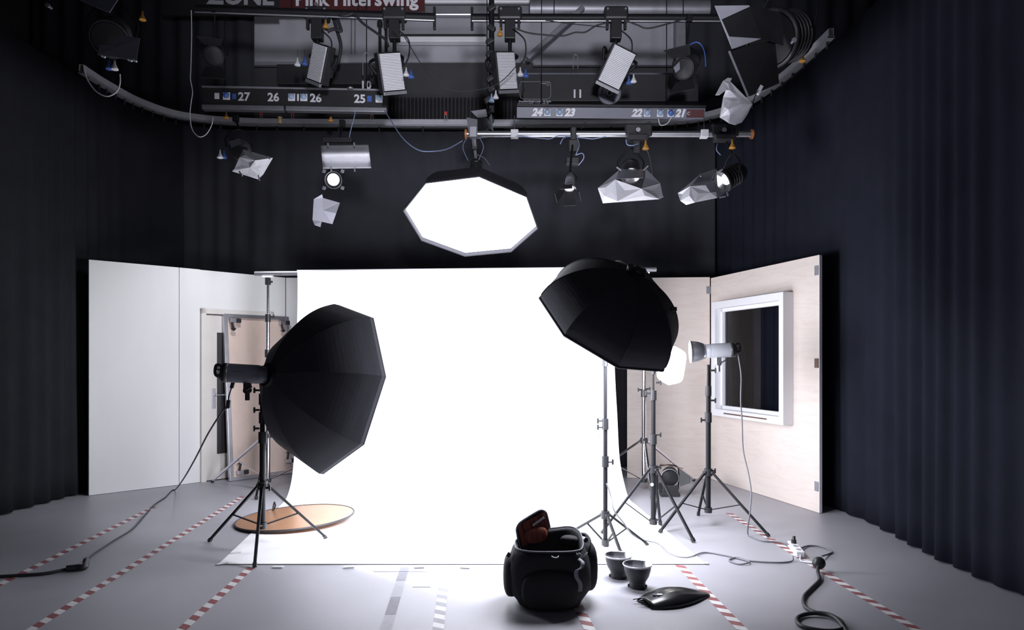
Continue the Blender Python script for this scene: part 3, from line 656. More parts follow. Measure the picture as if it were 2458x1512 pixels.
for q in (P(1406, 1296, 4.12), P(1221, 1331, 4.05)): MB().box(q, (.022, .016, .03), Matrix.Rotation(.5, 3, 'Y')).build('buckle', 'gloss', bag, bev=.004)

# ---------------------------------------------------------------- two dish reflectors on the floor
for (px_, py_, lab) in ((1484, 1393, 'black dish reflector on the floor, the further one nearer the slim stand'), (1530, 1417, 'black dish reflector on the floor, the nearer one beside the black folded bag')):
    c = F(px_, py_-7); t = thing('dish_reflector', lab, 'reflector', c, 'dish reflectors on the floor')
    MB().lathe([(.001, .001), (.050, .001), (.053, .008), (.051, .035), (.053, .042), (.072, .075), (.084, .115), (.0875, .143)], c, seg=40).build('bowl', 'black', t)
    MB().lathe([(.093, .149), (.0925, .153), (.088, .150), (.078, .118), (.066, .085), (.045, .06), (.001, .055)], c, seg=40).build('silver_inside', 'silver', t)
    MB().lathe([(.0875, .141), (.093, .145), (.0935, .151), (.0915, .153)], c, seg=40).build('rim', 'white', t, solid=.002)
    for a in (-.3, 2.9): MB().box(c+V((math.cos(a)*.055, math.sin(a)*.03, .012)), (.014, .014, .018)).build('lug', 'plastic', t, bev=.002)

# ---------------------------------------------------------------- folded black glossy bag
t = thing('folded_softbox', 'glossy black folded softbox lying on the floor, pointing at the striped tape', 'softbox', F(1610, 1455))
rows = []; tip0, tip1 = F(1545, 1452, 0), F(1696, 1428, 0); dd = (tip1-tip0).normalized(); nn = V((-dd.y, dd.x, 0)); Ls = (tip1-tip0).length
for i in range(21):
    s_ = i/20; wd = .028+.075*math.sin(math.pi*min(1, (.12+s_*.88))**.8); hg = .012+.055*math.sin(math.pi*(.1+.88*s_))*(1-.3*s_)
    c = tip0+dd*Ls*s_; row = []
    for k in range(17):
        a = math.pi*k/16; x = math.cos(a); crease = .012*math.sin(k*1.35+s_*3)*math.sin(math.pi*s_)
        row.append(c+nn*wd*x*(1.25 if x < 0 else 1)+V((0, 0, .004+hg*math.sin(a)**.8+abs(crease)*math.sin(a))))
    rows.append(row)
MB().sheet(rows).build('cover', 'gloss', t, solid=.003)
for k in range(6):
    a = tip0+nn*(-.045+.018*k)+V((0, 0, .012+.006*(k % 3))); MB().bar(a+dd*.05, a-dd*(.02+.012*((k*7) % 3)), .005, .004).build('rod', 'black_metal', t)
ribb = cr([tip0+dd*.06-nn*.01+V((0, 0, .055)), tip0+dd*.10-nn*.05+V((0, 0, .05)), tip0+dd*.11-nn*.08+V((0, 0, .02))], 5)
MB().tube(ribb, .007, 6, 1).build('strap', 'web', t)
MB().bar(tip0+dd*.075-nn*.03+V((0, 0, .062)), tip0+dd*.105-nn*.04+V((0, 0, .06)), .022, .006).build('buckle', 'white', t, bev=.002)

# ---------------------------------------------------------------- lamps
def lamp(label, c, aim, r, Ln, lens='black', body='black', doors=2, yoke=True, hang=None, cat='spotlight', door_m='black', door_len=None, open_=.6, name='spotlight'):
    c = V(c); a = V(aim).normalized(); x, y, z = frame(a)
    t = thing(name, label, cat, c-V((0, 0, r)) if hang is None else V(hang), 'hanging stage lamps' if hang is not None else None)
    MB().lathe([(.001, -Ln), (r*.55, -Ln), (r*.85, -Ln*.8), (r*.88, -Ln*.15), (r, -Ln*.12), (r, 0), (r*.9, 0)], c, a, 24).build('housing', body, t)
    fn = MB()
    for k in range(4): fn.lathe([(r*.86, 0), (r*.91, .004), (r*.91, .010), (r*.86, .014)], c-a*Ln*(.3+.12*k), a, 24)
    fn.build('cooling_fins', body, t)
    if lens == 'bulb':
        MB().lathe([(.001, .012), (r*.25, .010), (r*.38, 0)], c-a*.03, a, 20).build('bulb', lens, t)
        MB().lathe([(r*.38, -.035), (r*.6, -.02), (r*.88, -.004)], c, a, 24).build('reflector', 'silver', t)
    else: MB().lathe([(.001, r*.06), (r*.5, r*.02), (r*.86, -.005)], c, a, 24).build('lens', lens, t)
    if doors:
        dl = door_len or r*1.5
        for k in range(doors):
            q = [(y, x), (-y, x), (x, y), (-x, y)][k]
            e, sd = q; o0 = c+e*r; dirn = (a*math.cos(open_)+e*math.sin(open_))
            MB().prism([o0-sd*r*.8, o0+sd*r*.8, o0+sd*r*1.2+dirn*dl, o0-sd*r*1.2+dirn*dl], e*.003).build('barn_door', door_m, t)
    if yoke and hang is not None:
        h = V(hang); m_ = c-a*Ln*.45; sd = x
        MB().tube([m_+sd*r*1.15, m_+sd*r*1.2+V((0, 0, r*.9)), V((m_.x, m_.y, m_.z+r*1.9)), m_-sd*r*1.2+V((0, 0, r*.9)), m_-sd*r*1.15], .009, 6).build('yoke', 'black_metal', t)
        MB().cyl((m_.x, m_.y, m_.z+r*1.85), h, .011, seg=8).build('hanger', 'black_metal', t)
        MB().box(h+V((0, 0, 0)), (.06, .06, .07)).build('clamp', 'black_metal', t, bev=.006)
    return t
# lamp standing on the floor behind the stands
t = lamp('black spotlight standing on the floor at the foot of the plywood flats', (1.68, 7.32, .20), (-.25, -1, -.12), .092, .2, 'gloss', doors=0)
MB().prism([V((1.57, 7.30, .345)), V((1.57, 7.22, .352)), V((1.80, 7.22, .305)), V((1.80, 7.30, .30))], (0, 0, .006)).build('brown_barn_door', 'brown', t)
MB().lathe([(.093, 0), (.097, .008), (.093, .016)], (1.68, 7.31, .2), (-.25, -1, -.12), 28).build('front_ring', 'satin', t, solid=.003)
MB().prism([V((1.77, 7.28, .29)), V((1.87, 7.22, .23)), V((1.87, 7.22, .16)), V((1.78, 7.28, .11))], (.004, 0, 0)).build('barn_door', 'black', t)
MB().box((1.68, 7.38, .06), (.17, .2, .12)).box((1.68, 7.33, .022), (.2, .12, .044)).build('ballast_base', 'black', t, bev=.008)
MB().tube([V((1.57, 7.40, .06)), V((1.565, 7.40, .2)), V((1.58, 7.40, .30)), V((1.68, 7.40, .32)), V((1.78, 7.40, .30)), V((1.795, 7.4, .2)), V((1.79, 7.4, .06))], .008, 6).build('yoke', 'black_metal', t)

# ---------------------------------------------------------------- overhead pipes
def pipe(label, a, b, r, m_='alu', cap=None, capr=.05, name='lighting_pipe'):
    t = thing(name, label, 'pipe', (V(a)+V(b))/2, 'overhead pipes')
    MB().cyl(a, b, r, seg=20).build('tube', m_, t)
    if cap:
        d = (V(b)-V(a)).normalized()
        for q, s_ in ((a, -1), (b, 1)): MB().cyl(V(q), V(q)+d*s_*.02, capr, seg=20).build('end_cap', cap, t)
    return t
YP = 6.70
lp_ = pipe('bright aluminium pipe with orange end caps above the glowing softbox', P(1121, 322, YP), P(1802, 322, YP), .030, 'alu', 'orange', .046)
for x in (1235, 1690):
    q = P(x, 322, YP); k = MB().box(q, (.075, .075, .075)).build('suspension_clamp', 'white', lp_, bev=.006)
    MB().cyl(q+V((0, 0, .04)), P(x, 278, 8.1), .004, seg=6).build('steel_wire', 'satin', k)
YU = 7.75
for a, b, lab, ends in ((P(470, 22, YU-.1), P(1043, 42, YU), 'left overhead pipe with two panel lights hanging from it', 1), (P(1133, 43, YU), P(1740, 44, YU), 'right overhead pipe with two panel lights hanging from it', 0)):
    t = pipe(lab, a, b, .045, 'black_metal')
    MB().cyl(V(a)+V((0, -.02, -.042)), V(b)+V((0, -.02, -.042)), .011, seg=8).build('lower_conductor', 'alu', t)
    q = b if ends else a
    MB().box(V(q)+V((0, 0, -.01)), (.03, .05, .26)).build('end_stop', 'black', t, bev=.012)
    for x in ((700, 860) if ends else (1330, 1640)):
        qq = V((P(x, 0, YU).x, YU, 0)); MB().cyl((qq.x, YU, P(0, 40, YU).z), (qq.x, YU, 7.44), .006, seg=6).build('steel_wire', 'black_metal', t)

# ---------------------------------------------------------------- panel lights
def solve_rect(c4, Y, ratio):
    """four image corners (tl, tr, br, bl) of a rectangle facing down to the room -> centre and 3D half axes"""
    c4 = [V((a, b)) for a, b in c4]; c = sum(c4, V((0, 0)))/4
    u = ((c4[1]-c4[0])+(c4[2]-c4[3]))/2; v = ((c4[3]-c4[0])+(c4[2]-c4[1]))/2
    k = u.dot(v); A = ratio**2; B = v.length_squared-A*u.length_squared
    x = (B+math.sqrt(B*B+4*A*k*k))/(2*A); x = max(x, 1e-3)
    p = math.sqrt(x); q = -k/p
    if q < 0: p, q = -p, -q
    s = Y/FPX
    return P(c.x, c.y, Y), V((u.x, p, -u.y))*s, V((v.x, q, -v.y))*s
panels = [([(755, 102), (793, 127), (770, 199), (730, 176)], 762, 'white faced panel light, leftmost of the four on the overhead pipes'),
          ([(915, 143), (959, 126), (967, 204), (922, 218)], 947, 'grey gridded panel light at the right end of the left pipe'),
          ([(1192, 139), (1233, 124), (1241, 202), (1200, 216)], 1224, 'white faced panel light beside the vertical pole'),
          ([(1472, 117), (1524, 137), (1489, 205), (1437, 187)], 1478, 'white faced panel light above the grey disc, rightmost of the four')]
for i, (c4, hx, lab) in enumerate(panels):
    Y = 7.55; c, u, v = solve_rect(c4, Y, 1.5); un = u.normalized(); vn = (v-un*v.dot(un)).normalized(); n_ = un.cross(vn)
    if n_.z > 0: n_ = -n_
    wU, hV = u.length, v.length; R = Matrix((un, vn, n_)).transposed()
    hg = P(hx, 40, YU)
    t = thing('panel_light', lab, 'panel light', V((hg.x, YU, hg.z)), 'panel lights on the overhead pipes')
    MB().box(c-n_*.055, (wU+.025, hV+.03, .10), R).build('housing', 'black', t, bev=.008)
    bk = MB().box(c-n_*.13, (wU*.7, hV*.6, .08), R).build('ballast', 'black', t, bev=.01)
    MB().box(c-n_*.0, (wU-.004, hV-.004, .004), R).build('reflector_sheet', 'louvre_gap', t)
    lv = MB(); nl = 24
    for k in range(nl): lv.box(c+vn*(hV*((k+.5)/nl-.5))+n_*.008, (wU-.006, hV/nl*.62, .014), R)
    lv.build('louvre', 'louvre' if i != 1 else 'louvre', t)
    MB().box(c+vn*(hV/2+.028)+n_*.004, (wU+.03, .035, .03), R).build('lower_lip', 'satin', t, bev=.004)
    m_ = c-n_*.09; top = V((hg.x, YU, hg.z-.42)); sd = un
    MB().tube([m_+sd*(wU/2+.02), m_+sd*(wU/2+.07)-vn*.12, top+V((.08, 0, -.03)), top, top+V((-.08, 0, -.03)), m_-sd*(wU/2+.07)-vn*.12, m_-sd*(wU/2+.02)], .018, 8).build('yoke', 'black_metal', t)
    MB().cyl(top, top+V((0, 0, .16)), .022, seg=12).build('spigot', 'black_metal', t)
    MB().box(top+V((0, 0, .26)), (.12, .12, .22)).build('motor_box', 'black', t, bev=.01)
    tr_ = MB().box(V((hg.x, YU, hg.z+.02)), (.27, .14, .15)).build('trolley', 'black', t, bev=.025)
    for sx in (-.1, .1):
        MB().cyl(V((hg.x+sx, YU-.085, hg.z+.05)), V((hg.x+sx, YU-.07, hg.z+.05)), .012, seg=12).build('wheel_bolt', 'satin', tr_)
        MB().box(V((hg.x+sx, YU-.03, hg.z-.1)), (.03, .05, .12)).build('bracket', 'black', t, bev=.004)
    MB().tube([top+V((.05, -.04, .25)), top+V((.17, -.05, .12)), top+V((.15, -.05, -.1)), m_+un*wU*.3], .009, 6).build('power_lead', 'cable', t)

# cone handles and connectors
def bell(label, loc, m_, grp, rot=None, sc=1.):
    if m_ in BELLS: return clone(BELLS[m_], loc, rot, label, sc)
    t = thing('cone_handle', label, 'handle', loc, grp)
    MB().lathe([(.001, .085), (.008, .085), (.010, .05), (.020, .03), (.031, .008), (.033, 0), (.026, -.004), (.001, -.002)], loc, seg=20).build('cone', m_, t)
    MB().tube([V(loc)+V((0, 0, .085)), V(loc)+V((.003, 0, .13)), V(loc)+V((0, 0, .17))], .002, 5).build('pull_cord', 'cable', t)
    if sc: t.scale = (sc,)*3
    if rot: t.rotation_euler = rot
    BELLS[m_] = t; return t
BELLS = {}
spots = [('white', 714, 157, 7.4), ('blue', 731, 155, 7.45), ('white', 975, 181, 7.4), ('blue', 987, 186, 7.45), ('white', 1249, 181, 7.4), ('blue', 1262, 184, 7.45), ('white', 1521, 197, 7.4), ('blue', 1510, 201, 7.45),
         ('amber', 782, 66, 7.5), ('amber', 1200, 85, 7.5), ('amber', 342, 48, 6.6), ('amber', 543, 284, 8.4), ('amber', 794, 291, 8.4), ('amber', 1550, 358, 6.6), ('amber', 1758, 356, 6.6), ('amber', 1926, 148, 6.9),
         ('white', 528, 379, 7.2), ('blue', 537, 379, 7.25), ('white', 1190, 236, 7.4), ('blue', 262, 166, 6.3), ('white', 275, 167, 6.3), ('sky', 1180, 244, 7.4)]
where = {(714, 157): 'left of the leftmost panel light', (731, 155): 'tucked against the left edge of the leftmost panel light', (975, 181): 'right of the grey gridded panel light', (987, 186): 'right of the gridded panel light, beside a white cone', (1249, 181): 'right of the panel light by the vertical pole', (1262, 184): 'right of the third panel light, beside a white cone', (1521, 197): 'right of the rightmost panel light', (1510, 201): 'under the right edge of the rightmost panel light',
         (782, 66): 'beside the trolley of the leftmost panel light', (1200, 85): 'below the trolley next to the vertical pole', (342, 48): 'high in the dark at the far left', (543, 284): 'under the left end of the numbered hoist bar', (794, 291): 'above the flat foil sheet lamp on the left', (1550, 358): 'above the large crumpled foil lamp', (1758, 356): 'under the right end of the aluminium pipe', (1926, 148): 'on the curved rail at the far right',
         (528, 379): 'at the left of the tilted foil lamp', (537, 379): 'left of the tilted foil lamp, beside a white cone', (1190, 236): 'low on the vertical pole', (262, 166): 'under the dim lamp at the far left', (275, 167): 'under the dim far left lamp, beside a blue cone', (1180, 244): 'at the bottom of the vertical pole'}
cname = {'white': 'white', 'blue': 'dark blue', 'amber': 'amber', 'sky': 'light blue'}
for m_, x, y, Y in spots:
    bell(cname[m_]+' cone-shaped pull handle '+where[(x, y)], P(x, y, Y), m_, 'cone-shaped pull handles', None, 1.0)

# ---------------------------------------------------------------- vertical pole with clamps
vp = thing('vertical_pole', 'dark vertical pole hung with clamps, between the two overhead pipes', 'pole', P(1180, 300, 7.6))
MB().cyl(P(1180, 262, 7.6), P(1180, -40, 7.6)+V((0, 0, .4)), .03, seg=14).build('tube', 'black_metal', vp)
MB().cyl(P(1169, 262, 7.62), P(1169, -40, 7.62), .006, seg=6).build('cable', 'black_metal', vp)
for y in (20, 68, 100, 130, 160, 190, 215, 240):
    MB().box(P(1172+4*((y*7) % 3), y, 7.57), (.09, .07, .06), Matrix.Rotation(.3*((y*3) % 5-2), 3, 'Y')).build('clamp', 'black', vp, bev=.015)
lamp('small black lamp with open barn doors at the foot of the vertical pole', P(1160, 298, 7.3), (-.35, -1, -.35), .07, .16, 'gloss', doors=4, door_m='satin', hang=P(1180, 262, 7.5), door_len=.12)

# ---------------------------------------------------------------- numbered hoists
YH = 8.15
a, b = P(490, 235, YH-.05), P(930, 243, YH+.05); d = (b-a).normalized(); up = V((0, 0, 1)); up = (up-d*up.dot(d)).normalized(); n_ = d.cross(up); n_ = -n_ if n_.y > 0 else n_
R = Matrix((d, -n_, up)).transposed(); Lh = (b-a).length; cc = (a+b)/2
t = thing('hoist_bar', 'black numbered hoist bar marked 27, 26, 26 and 25, on the left', 'hoist', cc-up*.14, 'numbered hoist bars')
MB().box(cc, (Lh, .12, .19), R).build('housing', 'black', t, bev=.005)
MB().box(cc+up*.108+n_*.03, (Lh, .09, .02), R).build('upper_profile', 'satin', t, bev=.003)
for q0, q1 in ((0, .44), (.45, 1.0)):
    MB().box(a.lerp(b, (q0+q1)/2)-up*.128+n_*.03, (Lh*(q1-q0), .09, .055), R).build('lower_profile', 'alu', t, bev=.006)
def onbar(px_, off=.065, A=None, dz=0.):
    A = A or a; s_ = ((px_-CX)/FPX*A.y-A.x)/(d.x-(px_-CX)/FPX*d.y); return A+d*s_+n_*off+up*dz
for s_, x in (('27', 590), ('26', 660), ('26', 761), ('25', 866)): text(s_, .135, onbar(x, .0635, dz=-.005), d, up, t, 'text', 'number', bold=.004)
def socket(parent, q, col='white', cover='sky', w_=.082, tilt=0):
    k = MB().box(q+n_*.006, (w_, .014, w_*1.05), R).build('socket_plate', col, parent, bev=.004)
    MB().lathe([(.034, 0), (.034, .02), (.028, .034), (.001, .036)], q+n_*.012+up*.01, n_-up*.35, 18).build('socket_cover', cover, k)
    return k
socket(t, onbar(549), 'white', 'blue'); socket(t, onbar(704), 'white', 'sky'); socket(t, onbar(733), 'white', 'sky'); socket(t, onbar(912), 'white', 'sky')
MB().box(onbar(526)+n_*.004, (.055, .012, .07), R).build('switch_plate', 'white', t, bev=.003)
MB().box(onbar(889)+n_*.004, (.055, .012, .07), R).build('blue_plate', 'blue', t, bev=.003)
MB().box(onbar(567)+n_*.004, (.045, .012, .06), R).build('blue_plate', 'blue', t, bev=.003)
MB().box(onbar(719)+n_*.003, (.022, .008, .08), R).build('label_strip', 'white', t)
for x in (540, 880):
    q = onbar(x, 0); MB().cyl(q+up*.1, V((q.x, q.y, 7.44)), .006, seg=6).build('steel_wire', 'black_metal', t)
t = thing('hoist_box', 'black hoist box marked 10 above the left numbered bar', 'hoist', P(800, 212, YH+.15))
MB().box(P(800, 188, YH+.25), (1.3, .25, .24)).build('housing', 'black', t, bev=.006)
text('10', .135, P(878, 205, YH+.12), (1, 0, 0), up, t, 'text', 'number', bold=.004)
MB().tube([P(871, 180, 8.1), P(871, 142, 8.1), P(875, 129, 8.1), P(882, 127, 8.1), P(890, 132, 8.1), P(893, 145, 8.1), P(893, 180, 8.1)], .005, 6).build('steel_loop', 'satin', t)
MB().lathe([(.001, .0), (.034, 0), (.036, .012), (.015, .03), (.001, .03)], P(841, 213, 8.05), (0, -.2, 1), 16).build('eye_nut', 'alu', t)
# right hoist
a, b = P(1240, 270, YH), P(1690, 273, YH+.02); d = (b-a).normalized(); up0 = V((0, 0, 1)); n_ = V((d.y, -d.x, -.35)).normalized(); up = n_.cross(d); up = up if up.z > 0 else -up
R = Matrix((d, -n_, up)).transposed(); cc = (a+b)/2; Lh = (b-a).length
t = thing('hoist_bar', 'slate coloured hoist bar marked 24, 23, 22 and 21, on the right', 'hoist', cc-up*.1, 'numbered hoist bars')
MB().box(cc, (Lh, .10, .125), R).build('housing', 'barcolor', t, bev=.005)
MB().box(cc+up*.08, (Lh, .16, .03), R).build('upper_profile', 'black_metal', t, bev=.004)
for s_, x in (('24', 1288), ('23', 1366), ('22', 1526), ('21', 1630)): text(s_, .115, onbar(x, .0535, dz=0.), d, up, t, 'text', 'number', bold=.006, shear=.25)
for x, c_ in ((1313, 'sky'), (1342, 'sky'), (1551, 'sky'), (1582, 'sky'), (1607, 'blue')): socket(t, onbar(x, .055), 'white', c_, .075)
MB().box(onbar(1666, .056), (.20, .01, .09), R).build('red_plate', 'redsign', t)
text('C', .05, onbar(1650, .062), d, up, t, 'text', 'letter')
MB().tube([onbar(1578, .08, dz=-.06), onbar(1584, .08, dz=-.13), onbar(1600, .08, dz=-.11), onbar(1610, .08, dz=-.03)], .006, 6).build('pale_lead', 'white_cable', t)
for x in (1300, 1600):
    q = onbar(x, 0); MB().cyl(q+V((0, 0, .1)), V((q.x, q.y, 7.44)), .006, seg=6).build('steel_wire', 'black_metal', t)
t = thing('hoist_box', 'black hoist box marked 11 with a load notice, above the right numbered bar', 'hoist', P(1440, 252, YH+.1))
MB().box(P(1462, 222, YH+.22), (2.1, .3, .32)).build('housing', 'black', t, bev=.006)
MB().box(P(1440, 184, YH+.35), (2.3, .1, .05)).build('top_rail', 'barcolor', t)
yF = YH+.22-.15-.003
text('11', .135, P(1386, 226, yF), (1, 0, 0), (0, 0, 1), t, 'text', 'number', bold=.004)
rr = [(1248, 203), (1248, 228), (1250, 235), (1256, 238), (1314, 238), (1320, 235), (1322, 228), (1322, 203), (1319, 196), (1250, 196), (1248, 203)]
MB().tube([P(x, y, yF-.002) for x, y in rr], .0028, 4, smooth=False).build('notice_outline', 'text_dim', t)
text('Einzellast/Single Load:   45 kg/m', .030, P(1284, 243.5, yF), (1, 0, 0), (0, 0, 1), t, 'text_dim', 'load_text', bold=.0008)
text('Höchstlast/Max. Load   140 kg', .030, P(1280, 249, yF), (1, 0, 0), (0, 0, 1), t, 'text_dim', 'load_text')
MB().box(P(1304, 200.5, yF), (.065, .004, .008)).build('notice_mark', 'text_dim', t)
MB().tube([P(1315+5*math.cos(k*.5236), 201+5*math.sin(k*.5236), yF-.003) for k in range(13)], .002, 4, smooth=False).build('notice_emblem', 'text_dim', t)
text('S', .04, P(1315, 201, yF-.003), (1, 0, 0), (0, 0, 1), t, 'text_dim', 'notice_emblem')
MB().tube([P(1376, 165, YH), P(1376, 140, YH), P(1379, 132, YH), P(1384, 132, YH), P(1387, 140, YH), P(1387, 165, YH)], .005, 6).build('steel_loop', 'satin', t)
t = thing('cable_drum', 'grey round cable drum below the rightmost panel light', 'drum', P(1463, 248, yF-.05), None)
c = P(1463, 223, yF-.05)
MB().cyl(c+V((0, 0, 0)), c+V((0, .045, 0)), .135, seg=48).build('disc', 'disc', t, bev=.004)
hb = MB()
for k in range(10):
    q = V((math.cos(k*.628), 0, math.sin(k*.628))); hb.bar(c+q*.022+V((0, -.003, 0)), c+q*.05+V((0, -.003, 0)), .008, .004, up=(0, 1, 0))
hb.build('hub_spokes', 'text', t); MB().cyl(c+V((0, -.002, 0)), c+V((0, -.001, 0)), .056, seg=28).build('hub', 'black', t)
for k, ch in enumerate('Stotter'[::-1][:6]):
    an = math.radians(190-16*k); q = V((math.cos(an), 0, math.sin(an)))
    text(ch, .05, c+q*.092+V((0, -.004, 0)), (-q.z*-1, 0, q.x*-1), q, t, 'text_black', 'lettering', bold=.001)

# small parts along the rail
for x, y, m_, lab in ((672, 288, 'tan', 'tan cup-shaped fitting standing on the curved rail'),):
    t = thing('rail_fitting', lab, 'fitting', P(x, 296, 9.1)); c = P(x, 296, 9.1)
    MB().lathe([(.001, 0), (.028, 0), (.026, .06), (.024, .07), (.030, .075), (.030, .085), (.001, .085)], c, seg=16).build('cup', m_, t)
for x, lab in ((1070, 'small red clip on the curved rail, above the glowing softbox'), (893, 'small red clip on the rail below the number 25'), (702, 'dim red clip on the rail below the left number 26'), (627, 'dim red clip on the rail below the number 27')):
    q = P(x, 272, 9.15); t = thing('rail_clip', lab, 'clip', q-V((0, 0, .05)), 'red clips on the rail')
    MB().box(q, (.04, .03, .045)).build('head', 'redp', t, bev=.006)
    for sx in (-.012, .012): MB().cyl(q+V((sx, 0, -.02)), q+V((sx*1.4, 0, -.09)), .005, seg=6).build('prong', 'satin', t)

# ---------------------------------------------------------------- foil-covered lamps
def foil(name, parent, Y, pts, faces, m_='gel'):
    """crumpled sheet: pts (px, py, dY)"""
    mm = MB(); vs = [P(x, y, Y+dy) for x, y, dy in pts]
    if m_ == 'gel':
        nf = []
        for f in faces:
            c = sum((vs[i] for i in f), V((0, 0, 0)))/len(f); sz = (vs[f[0]]-c).length
            vs.append(c+V((random.uniform(-.03, .03), random.uniform(-.28, .28), random.uniform(-.03, .03)))*sz); k = len(vs)-1
            nf += [(f[i], f[(i+1) % len(f)], k) for i in range(len(f))]
        faces = nf
    mm.add(vs, faces, 0, False)
    return mm.build(name, m_, parent, solid=.002)
def clip(parent, a, b): MB().bar(a, b, .012, .014).build('clothes_peg', 'satin', parent, bev=.002)
# tilted foil lamp, left
Yf = 7.2
t = lamp('black stage lamp on the left with a tilted white foil over its front', P(578, 360, 7.35), (.45, -.75, -.35), .11, .24, 'gloss', doors=0, hang=P(566, 285, 7.6))
foil('diffusion_foil', t, Yf, [(584, 359, 0), (655, 379, -.02), (632, 418, .05), (620, 430, .09), (557, 411, .05), (563, 405, .02), (575, 378, -.06), (612, 385, -.12), (600, 402, -.06), (630, 398, -.03)],
     [(0, 7, 6), (0, 1, 7), (1, 9, 7), (9, 8, 7), (6, 7, 8), (6, 8, 5), (5, 8, 4), (8, 3, 4), (8, 2, 3), (8, 9, 2), (9, 1, 2)])
fsp = bpy.data.lights.new('added_flat_fill', 'SPOT'); fsp.energy = 90; fsp.color = (.93, .94, 1); fsp.spot_size = math.radians(115); fsp.spot_blend = 1; fsp.shadow_soft_size = .10  # extra spot added below the foil lamp to brighten the left flats
fso = bpy.data.objects.new('added_flat_fill', fsp); SC.collection.objects.link(fso); fso.location = P(612, 432, 7.2); fso.rotation_euler = (V((-3.5, 8.25, 1.0))-fso.location).to_track_quat('-Z', 'Y').to_euler()
clip(t, P(600, 365, Yf-.03), P(608, 372, Yf-.03)); clip(t, P(574, 411, Yf), P(582, 422, Yf-.03)); clip(t, P(643, 376, Yf-.04), P(648, 382, Yf-.04)); clip(t, P(620, 420, Yf), P(623, 433, Yf-.03))
MB().prism([P(548, 340, 7.25), P(575, 332, 7.25), P(580, 345, 7.2), P(556, 355, 7.2)], V((0, .004, .004))).build('barn_door', 'satin', t)
# flat foil sheet lamp
t = lamp('black stage lamp with a flat pale foil sheet pegged above its lit round lens', P(800, 431, 7.1), (.05, -1, -.25), .072, .22, 'glow_lamp', doors=0, hang=P(822, 296, 7.5))
rows = []
for k in range(15):
    u_ = k/14; rows.append([P(770+5*u_+(s_/12)*(114+2*u_), 348+57*u_-1.5*(s_/12), 7.1+.05*math.cos(u_*9)-.06*math.sin(math.pi*u_)) for s_ in range(13)])
MB().sheet(rows).build('diffusion_foil', 'gel', t, solid=.002)
MB().box(P(815, 342, 7.2), (.30, .2, .05)).build('barn_door', 'black', t, bev=.006)
for x, y in ((787, 347), (850, 346), (794, 405), (851, 407)): clip(t, P(x, y-4, 7.02), P(x+1, y+5, 7.02))
MB().lathe([(.075, 0), (.088, .01), (.088, .03)], P(800, 431, 7.1)+V((0, .02, 0)), (.05, -1, -.25), 24).build('front_ring', 'satin', t, solid=.004)
for q in ((-1, -1), (1, 1), (-1, 1), (1, -1)): MB().box(P(800+q[0]*22, 431+q[1]*20, 7.1), (.035, .012, .035), Matrix.Rotation(.3, 3, 'Y')).build('door_lug', 'satin', t, bev=.003)
t2 = thing('hanging_foil', 'curled grey foil sheet dangling below the lit round lamp', 'foil', P(783, 545, 7.1))
foil('sheet', t2, 7.1, [(773, 466, -.05), (775, 475, 0), (816, 487, .03), (807, 512, .0), (798, 538, .04), (772, 532, -.02), (769, 545, -.05), (755, 540, -.10), (750, 528, -.09), (753, 478, -.07), (775, 505, 0)],
     [(9, 0, 1), (9, 1, 10), (8, 9, 10), (8, 10, 5), (7, 8, 5), (6, 7, 5), (1, 2, 10), (2, 3, 10), (3, 4, 10), (4, 5, 10)], 'gel_dim')
MB().tube([P(773, 467, 7.1), P(778, 455, 7.12), P(790, 448, 7.15)], .003, 5).build('thread', 'cable', t2)
# small lamp centre right
t = lamp('small lamp with a metal housing and clear barn doors, left of the big foil lamp', P(1366, 452, 6.5), (-.15, -.55, -1), .05, .17, 'glow_lamp', body='satin', doors=4, hang=P(1376, 330, 6.7), door_m='gloss', door_len=.13, open_=.5)
MB().tube([P(1350, 335, 6.65), P(1345, 345, 6.6), P(1352, 332, 6.6), P(1362, 328, 6.65)], .005, 6).build('blue_lead', 'blue_cable', t)
MB().tube([P(1386, 333, 6.65), P(1390, 350, 6.6), P(1382, 372, 6.6)], .005, 6).build('blue_lead', 'blue_cable', t)
MB().tube([P(1382, 372, 6.6), P(1398, 368, 6.55), P(1401, 380, 6.55), P(1388, 397, 6.6)], .005, 6).build('blue_lead', 'blue_cable', t)
MB().box(P(1376, 352, 6.7), (.10, .09, .12)).box(P(1374, 388, 6.68), (.13, .1, .07)).build('bracket', 'black', t, bev=.01)
# big crumpled foil lamp
Yf = 6.45
t = lamp('black lamp wrapped in a large crumpled silver foil, middle of the right pipe', P(1515, 422, 6.65), (-.05, -.6, -.8), .10, .2, 'bulb', doors=0, hang=P(1530, 330, 6.7))
foil('foil_wrap', t, Yf, [(1490, 407, .05), (1550, 407, .05), (1585, 440, .0), (1583, 478, -.02), (1592, 474, .05), (1447, 488, .0), (1435, 452, .05), (1477, 431, -.08), (1540, 453, -.14), (1482, 483, -.10), (1545, 428, .1), (1477, 430, .1), (1450, 470, -.05), (1548, 470, -.1)],
     [(6, 12, 7), (12, 5, 9), (7, 12, 9), (7, 9, 8), (8, 9, 13), (9, 5, 3), (13, 9, 3), (8, 13, 3), (8, 3, 2), (3, 4, 2), (6, 5, 12)], 'gel')
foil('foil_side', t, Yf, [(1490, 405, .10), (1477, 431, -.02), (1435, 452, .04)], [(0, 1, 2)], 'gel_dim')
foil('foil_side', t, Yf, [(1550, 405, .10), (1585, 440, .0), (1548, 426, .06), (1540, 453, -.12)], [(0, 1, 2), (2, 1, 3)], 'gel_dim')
foil('barn_door', t, Yf+.05, [(1492, 406, .1), (1549, 406, .1), (1544, 427, 0), (1477, 430, 0)], [(0, 1, 2, 3)], 'satin')
